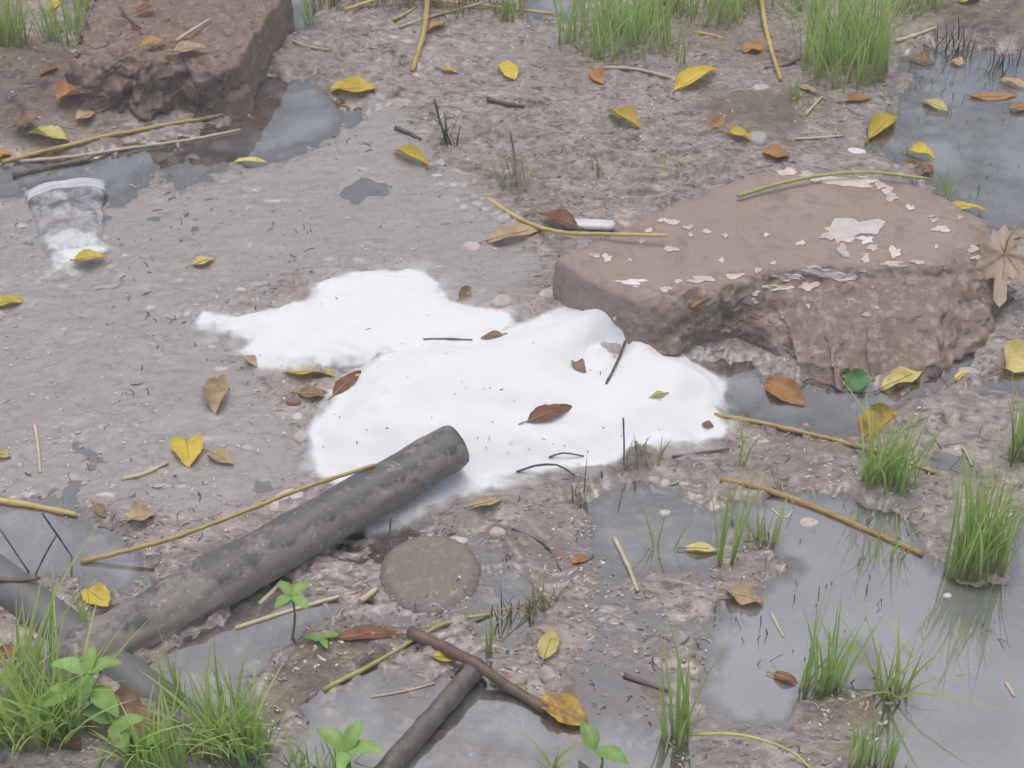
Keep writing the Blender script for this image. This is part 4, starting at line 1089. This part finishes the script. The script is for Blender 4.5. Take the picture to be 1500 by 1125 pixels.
t(50,1100,80,40,120,190,'thick grass clump in front of the crossing pipes','grass',wmm=3.6,lean=.5)
t(60,1040,30,20,210,12,'tallest broad blades of the corner grass by the pipes','grass',wmm=6.5,lean=.28,az=.6)
t(135,935,6,4,130,3,'tall thin blade standing in front of the muddy pipe','grass',wmm=4,lean=.08)
t(245,1135,60,22,80,80,'low grass under the brown dead leaf','grass',wmm=3.2,lean=.5)
t(345,1110,55,30,95,170,'grass clump over the end of the dark pipe','grass',wmm=3.2,lean=.4)
t(265,1045,20,14,110,20,'upright blades between pipe and water','grass',wmm=3.2,lean=.15)
t(340,1050,42,22,110,18,'thin blades rising in the water below the pipe','grass',wmm=2.8,lean=.25)
t(470,1120,45,20,55,40,'low grass at the near end of the dark broken stick','grass',wmm=3)
t(714,955,5,4,80,3,'single upright blade beside the slim yellow leaf','yellowgrass',wmm=4,lean=.08)
t(782,890,32,14,44,36,'small drowned grass tuft on grey mud','drygrass',wmm=2.6,lean=.6)
t(735,900,20,16,44,12,'dark sprouts left of the drowned tuft','darkgrass',wmm=2)
t(1382,292,10,8,60,10,'dim grass sprout in the pond beside the slab','grass',wmm=2.6)
t(985,250,14,5,28,10,'tiny green sprout on the mud behind the slab','grass',wmm=3,lean=.8)
t(868,262,16,8,26,10,'small muddy sprout left of the tiny green one','drygrass',wmm=2.4)
t(658,218,14,10,46,14,'dark sprouts at the bent stem by the rolled leaf','darkgrass',wmm=2.2)
t(755,282,26,12,46,26,'dull sprouts round the single dark upright stem','drygrass',wmm=2,lean=.6)
t(722,668,20,8,32,12,'dark grass tips poking out of the froth','drygrass',wmm=2.6)
t(850,735,14,10,55,8,'thin olive stems on the mud below the froth','drygrass',wmm=2.4)
t(940,690,34,8,34,14,'short olive stems on the ledge beside the straight dark twig','drygrass',wmm=2.2)
t(800,1122,14,8,60,7,'few blades at the near edge below the mottled leaf','yellowgrass',wmm=3)
t(1445,920,20,10,36,10,'few short blades in front of the dense tuft','darkgrass',wmm=2)

# sunken dark stems of far pond: each a short bent stub standing in the water
def reeds(name, boxes, label, n, seed):
    rs = random.Random(seed); V, F = [], []
    for _ in range(n):
        x0, y0, x1, y1 = rs.choice(boxes); px_, py_ = rs.uniform(x0, x1), rs.uniform(y0, y1)
        p = P(px_, py_, 0); z0 = min(H(p[0], p[1]), 0) - .002
        h = .003 + .016 * rs.random() ** 2; a = rs.uniform(0, 6.28); r = rs.uniform(.0004, .0010); le = rs.uniform(.2, 1.6)
        e = np.array([p[0] + math.cos(a) * h * le, p[1] + math.sin(a) * h * le, h])
        v, f = tube_geo(spline([np.array([p[0], p[1], z0]), e], 3), r, 4)
        o = len(V); V += v.tolist(); F += [tuple(i + o for i in q) for q in f]
    ob = mesh_obj(name, V, F, M['bits'])
    return tag(ob, label, kind='stuff')
reeds('pond_stubble', [(1300,80,1500,320),(1300,60,1500,140),(1330,90,1500,180),(1340,640,1500,720),(1080,740,1350,900),(1060,880,1300,1000)], 'dark stem stubble standing in the ponds', 130, 3)

# ------------------------------------------------------------------ broadleaf weeds
def weed(px, py, top, leaves, label, h, size, name='green_weed', shape='oval'):
    """leaves: list of (azimuth deg, height fraction, length factor, droop)"""
    b = G(px, py); root = empty(name, b); tag(root, label, 'weed')
    tp = P(top[0], top[1], h)
    st = spline([b - [0, 0, .006], (b + tp) / 2 + [.004, 0, .004], tp], 10)
    v, f = tube_geo(st, np.linspace(.0020, .0013, 10), 6)
    mesh_obj('stem', v, f, M['weedstem'], root, loc=b)
    for k, (azd, fr, lf, dr_) in enumerate(leaves):
        p = st[int(round(fr * 9))]; a = R(azd); L = size * lf
        tip = p + np.array([math.cos(a) * L * math.cos(dr_), math.sin(a) * L * math.cos(dr_), L * math.sin(dr_)])
        V, F, A = leaf_geo(L, L * .52, shape, .15, -.12, .04, 200 + k)
        mesh_obj('leaf', orient(V, p, tip, 0), F, M['weed'], root, loc=b, attrs={'leaf': ('FLOAT_COLOR', A)})
    return root
weed(128,1072,(128,985),[(175,1,1.0,.25),(80,1,.75,.5),(15,1,.95,.15),(-90,1,.85,-.5),(205,.8,1.4,-.1),(-40,.75,1.2,-.3),(120,.6,.8,.1)],'broad leaved green weed in the corner grass before the pipes',.105,.042)
weed(140,1125,(165,1060),[(-60,1,1.0,-.2),(150,1,1.1,.0),(30,.8,1.0,.1)],'second smaller weed with pointed leaves near the brown dead leaf',.065,.042)
weed(205,1128,(200,1095),[(150,1,1.0,.2),(20,1,.9,.1),(-80,.9,.9,-.2)],'low green weed at the near edge of the brown dead leaf',.035,.04)
weed(427,935,(428,873),[(45,1,.8,.1),(135,1,.8,.15),(225,1,.8,-.05),(-45,1,.85,-.05)],'little four leaved sprout standing in the water below the pipe',.065,.034,shape='round')
weed(468,948,(470,935),[(10,1,1.0,.05),(170,.8,1.0,.0),(-60,1,.8,0)],'tiny green sprout beside the rusty leaf in the water',.016,.024)
weed(505,1128,(508,1100),[(60,1,1.1,.5),(150,1,1.2,.3),(-10,1,1.2,.2),(-100,1,.9,0)],'fresh green sprout at the near end of the dark stick',.032,.036)
weed(880,1125,(872,1100),[(115,1,1.6,.25),(-25,1,1.7,-.05)],'green sprout with two long leaves below the mottled leaf',.026,.026,shape='lance')
weed(185,1050,(178,1040),[(40,1,.8,.1),(160,1,.8,.1)],'tiny two leaved seedling on the dark pipe',.035,.016,shape='round')

# ------------------------------------------------------------------ crushed plastic cup
def cup():
    a, b = P(98, 287, .002), P(110, 374, -.001)
    root = empty('plastic_cup', (*((a + b) / 2)[:2], 0)); tag(root, 'crushed clear plastic cup pressed into the grey silt', 'cup')
    ax_ = (b - a); L = np.linalg.norm(ax_); ax_ /= L; side = np.cross([0, 0, 1.0], ax_); side /= np.linalg.norm(side); up = np.cross(ax_, side)
    def rg(f, r, zs, seed, n=40):
        rs = np.random.RandomState(seed); t = np.linspace(0, 2 * math.pi, n, endpoint=False)
        cr = 1 + .05 * np.sin(3 * t + f * 5) + .05 * np.sin(7 * t + f * 11)
        return a + ax_ * L * f + (side * np.cos(t)[:, None] * r + up * (np.sin(t)[:, None] * zs * cr[:, None] + .010))
    V, F, n = [], [], 40; rings = 16
    for i in range(rings + 1):
        f = i / rings; V.append(rg(f, .064 * (1 - f) + .044 * f, .020 * (1 - f) + .015 * f + .003 * math.sin(f * 19), 1))
    for i in range(rings):
        for k in range(n):
            j = (k + 1) % n; F.append((i * n + k, i * n + j, (i + 1) * n + j, (i + 1) * n + k))
    mesh_obj('cup_wall', np.vstack(V), F, M['cup'], root)
    ring_ = rg(0, .0655, .021, 1); v, f = tube_geo(np.vstack([ring_, ring_[:1]]), .0022, 6, cap=False)
    mesh_obj('rim', v, f, M['white'], root)
    band = [rg(fr, .0655 - fr * .02, .0215, 1) for fr in (.0, .06, .12)]
    F2 = [(i * n + k, i * n + (k + 1) % n, (i + 1) * n + (k + 1) % n, (i + 1) * n + k) for i in range(2) for k in range(n)]
    mesh_obj('rim_band', np.vstack(band), F2, M['white'], root)
    bs = np.vstack([rg(1, .044, .015, 1), [b + up * .01]])
    mesh_obj('cup_base', bs, [(k, (k + 1) % n, n) for k in range(n)], M['cup'], root)
cup()

# white plastic strip half in the mud behind the twig
def strip():
    a, b = P(828, 327, .010), P(902, 330, .012); root = None
    ax_ = b - a; L = np.linalg.norm(ax_); ax_ /= L; side = np.cross([0, 0, 1.0], ax_)
    V, F = [], []; n = 12; m = 20
    for i in range(m + 1):
        f = i / m; wv = .0125 * min(1, math.sqrt(max(0, 1 - max(0, (f - .88) / .125) ** 2)) + .02)
        for k in range(n):
            t = 2 * math.pi * k / n
            V.append(a + ax_ * L * f + side * math.cos(t) * wv + np.array([0, 0, 1.0]) * math.sin(t) * .005 * (.3 + wv / .0125))
    for i in range(m):
        for k in range(n): F.append((i * n + k, i * n + (k + 1) % n, (i + 1) * n + (k + 1) % n, (i + 1) * n + k))
    F += [tuple(range(n))[::-1], tuple(m * n + k for k in range(n))]
    tag(mesh_obj('plastic_strip', V, F, M['white'], loc=a), 'white plastic strip with a rounded end behind the yellow twig', 'plastic')
strip()

# ------------------------------------------------------------------ chips and pebbles big enough to tell apart
CH = [(691,360,27,20,.006,'pink','pinkish pale chip on silt left of the rusty leaf'),(533,208,28,12,.004,'greystone','flat grey chip in silt above the blue puddle'),(556,394,22,18,.006,'greystone','grey pebble just beyond the froth'),
 (366,359,10,18,.004,'chip','small pale chip upright in open silt'),(640,257,18,9,.004,'chip','pale chip below the rolled yellow leaf'),(803,431,26,22,.012,'chip','white chip leaning on the slab corner'),(735,440,34,22,.010,'chip','pale stone in the mud between froth and slab'),
 (728,779,24,16,.008,'chip','rounded pale pebble right of the disc'),(672,792,30,14,.007,'chip','pale stone behind the round disc'),(618,792,26,12,.007,'greystone','flat stone at the back rim of the disc'),(588,822,16,10,.006,'chip','small pale stone at the left rim of the disc'),
 (1250,221,38,16,.005,'white','white flat scrap in the shallows behind the slab'),(974,751,18,10,.006,'chip','white pebble in the round pond'),(1110,202,30,26,.014,'greystone','grey stone behind the slab beside the orange leaf'),(1115,130,26,18,.012,'chip','pale stone by the foot of the leaning stalk'),
 (395,708,8,4,.003,'chip','tiny pale chip in silt'),(425,725,46,22,.006,'chip','flat pale slab of plaster beside the golden straw'),(403,740,14,26,.006,'chip','narrow pale chip against the golden straw'),(238,712,34,9,.004,'chip','long pale sliver in the silt near the whitish stick'),(265,713,20,7,.004,'chip','second pale sliver right of the long one'),
 (155,725,34,10,.004,'chip','long flat pale flake above the tan leaf by the split straw'),(362,655,24,12,.004,'chip','pale flake of plaster right of the crumpled leaf'),(323,540,30,9,.003,'chip','slim pale flake above the crumpled leaf'),(310,508,16,7,.003,'chip','small pale flake under the froth tongue'),
 (353,424,20,8,.004,'chip','pale flake above the froth tongue'),(345,460,20,6,.003,'chip','slim flake at the froth tongue'),(135,498,8,5,.003,'chip','tiny white fleck in the open silt'),(93,482,12,6,.003,'chip','small white fleck below the yellow leaf on silt'),(183,374,10,6,.004,'chip','white fleck right of the plastic cup'),
 (1420,545,36,20,.004,'greystone','pale stone scrap at the puddle below the slab'),(1185,765,34,16,.004,'chip','pale pebble group stone at the pond mouth'),(1138,925,6,5,.003,'chip','tiny pebble in pond'),(1388,872,12,7,.005,'white','white pebble in front of the dense tuft'),(440,640,18,26,.010,'chip','pale stone wedged at the left froth edge'),(436,610,16,12,.008,'chip','small pale stone above the wedged one'),(430,588,22,12,.008,'brownstone','brown stone behind the froth edge'),
 (655,738,8,6,.003,'greystone','grey speck in thin froth'),(1018,560,10,6,.004,'chip','pale speck in front of the froth')]
M['brownstone'] = M['block']
for k, (a, b, ww, hh, hz, mm, lab) in enumerate(CH):
    if ww < 9: continue
    rock(a, b, ww, hh * .8, hz * .36, M[mm], 'chip' if mm != 'brownstone' else 'stone', lab, 'chip' if mm != 'brownstone' else 'stone', 40 + k, sink=.005)

# ------------------------------------------------------------------ uncountable litter
def scatter(name, n, seed, material, shape, label, where):
    rs = random.Random(seed); V, F = [], []; made = 0; pts = []
    xs = np.array([rs.uniform(-60, 1560) for _ in range(n * 3)]); ys = np.array([rs.uniform(-40, 1160) ** 1.0 for _ in range(n * 3)])
    ok = where(xs, ys, np.array([rs.random() for _ in range(n * 3)]))
    xs, ys = xs[ok][:n], ys[ok][:n]
    pw = np.array([P(a, b) for a, b in zip(xs, ys)]); hz = height(pw[:, 0], pw[:, 1])
    for q in range(len(xs)):
        if hz[q] < -.004: continue
        c = np.array([pw[q, 0], pw[q, 1], max(hz[q], 0)]); a = rs.uniform(0, 6.28); ca, sa = math.cos(a), math.sin(a)
        if shape == 'flake':
            L, W_, T_ = rs.uniform(.0015, .006) * rs.uniform(.6, 1.3), rs.uniform(.001, .003), rs.uniform(.0006, .0015)
            ring_ = []
            for k in range(6):
                tt = k * math.pi / 3; r = rs.uniform(.7, 1.2); x, y = L * r * math.cos(tt), W_ * r * math.sin(tt); ring_.append((ca * x - sa * y, sa * x + ca * y))
            o = len(V); tl = rs.uniform(-.25, .25)
            V += [(c[0] + x, c[1] + y, c[2] - .002) for x, y in ring_] + [(c[0] + x * .8, c[1] + y * .8, c[2] + T_ + x * tl) for x, y in ring_]
            F += [(o + k, o + (k + 1) % 6, o + 6 + (k + 1) % 6, o + 6 + k) for k in range(6)] + [tuple(o + 6 + k for k in range(6))]
        elif shape == 'crumb':
            r = rs.uniform(.002, .006) * rs.uniform(.5, 1.5); o = len(V)
            for lv, (zz, rr) in enumerate(((-.4, 1.1), (.12, .95), (.4, .5))):
                for k in range(7):
                    tt = k * 2 * math.pi / 7 + lv * .4; j = rs.uniform(.75, 1.25) * rr * r; V.append((c[0] + j * math.cos(tt) * 1.3 * ca - j * math.sin(tt) * sa, c[1] + j * math.cos(tt) * 1.3 * sa + j * math.sin(tt) * ca, c[2] + zz * r * rs.uniform(.7, 1.1)))
            for lv in range(2):
                F += [(o + lv * 7 + k, o + lv * 7 + (k + 1) % 7, o + lv * 7 + 7 + (k + 1) % 7, o + lv * 7 + 7 + k) for k in range(7)]
            F.append(tuple(o + 14 + k for k in range(7)))
        else:
            L = .003 + .018 * rs.random() ** 2.5; r = rs.uniform(.0003, .0010); e = np.array([ca * L, sa * L, rs.uniform(-.001, .004)])
            v, f = tube_geo(spline([c + [0, 0, .0004], c + e * .5 + [sa * L * .15, -ca * L * .15, .001], c + e], 4), r, 4); o = len(V)
            V += v.tolist(); F += [tuple(i + o for i in g) for g in f]
    return tag(mesh_obj(name, V, F, material, smooth=(shape == 'crumb')), label, kind='stuff')
def dry(u, v): return (samp(foam_ras, u, v) < .02) & (samp(slab_ras, u, v) < .02)
scatter('pale_grit', 1700, 1, M['grit'], 'flake', 'pale flakes of grit strewn over the mud', lambda u, v, r: dry(u, v) & (samp(pond_ras, u, v) < .4) & (r < 1.3 * sst(.4, .75, vn(u, v, .011, 1)) + .06))
scatter('mud_scraps', 2600, 2, M['crumb'], 'flake', 'flat scraps and crumbs of wet mud and rotten leaf', lambda u, v, r: dry(u, v) & (samp(pond_ras, u, v) < .25) & (r < .10 + .9 * (1 - samp(silt_ras, u, v))))
scatter('dark_litter', 1100, 3, M['bits'], 'bit', 'tiny dark bits of stem and root on the mud', lambda u, v, r: dry(u, v) & (samp(pond_ras, u, v) < .8) & (r < 1.2 * sst(.5, .8, vn(u, v, .013, 2)) + .04 + .2 * (1 - samp(silt_ras, u, v))))
scatter('straw_litter', 700, 4, M['palestraw'], 'bit', 'tiny bleached bits of dead grass on the mud', lambda u, v, r: dry(u, v) & (samp(pond_ras, u, v) < .7) & (samp(silt_ras, u, v) < .6) & (r < .25 + .75 * sst(.45, .75, vn(u, v, .01, 3))))

# ------------------------------------------------------------------ haze volume added for the lens fog that lifts the blacks
q = N('lens_veil'); pv = q.n('ShaderNodeVolumePrincipled', inp={'Color': (.95, .97, 1, 1), 'Density': .028, 'Anisotropy': 0.})
ov = q.n('ShaderNodeOutputMaterial'); q.l(pv.outputs[0], ov.inputs['Volume'])
hx, z0, z1 = 315.0, -1.2, 1.95
HV = [(x, y, z) for z in (z0, z1) for x, y in ((-hx, -hx), (hx, -hx), (hx, hx), (-hx, hx))]
tag(mesh_obj('haze', HV, [(3, 2, 1, 0), (4, 5, 6, 7), (0, 1, 5, 4), (1, 2, 6, 5), (2, 3, 7, 6), (3, 0, 4, 7)], q.m, smooth=False), 'thin haze added in place of lens fog', kind='stuff')

rs = random.Random(21); V, F = [], []
for _ in range(60):      # specks of dirt caught on the froth
    px_, py_ = rs.uniform(380, 1050), rs.uniform(420, 690)
    if samp(main_sd, px_, py_) < 8 and samp(lobe_sd, px_, py_) < 8: continue
    c = P(px_, py_, FZ(px_, py_)); a = rs.uniform(0, 6.28); L = .0015 + .006 * rs.random() ** 3
    v, f = tube_geo(spline([c, c + np.array([math.cos(a) * L, math.sin(a) * L, .0008])], 3), rs.uniform(.0004, .0009), 4); o = len(V)
    V += v.tolist(); F += [tuple(i + o for i in g) for g in f]
tag(mesh_obj('froth_specks', V, F, M['bits']), 'tiny specks of dirt caught on the froth', kind='stuff')
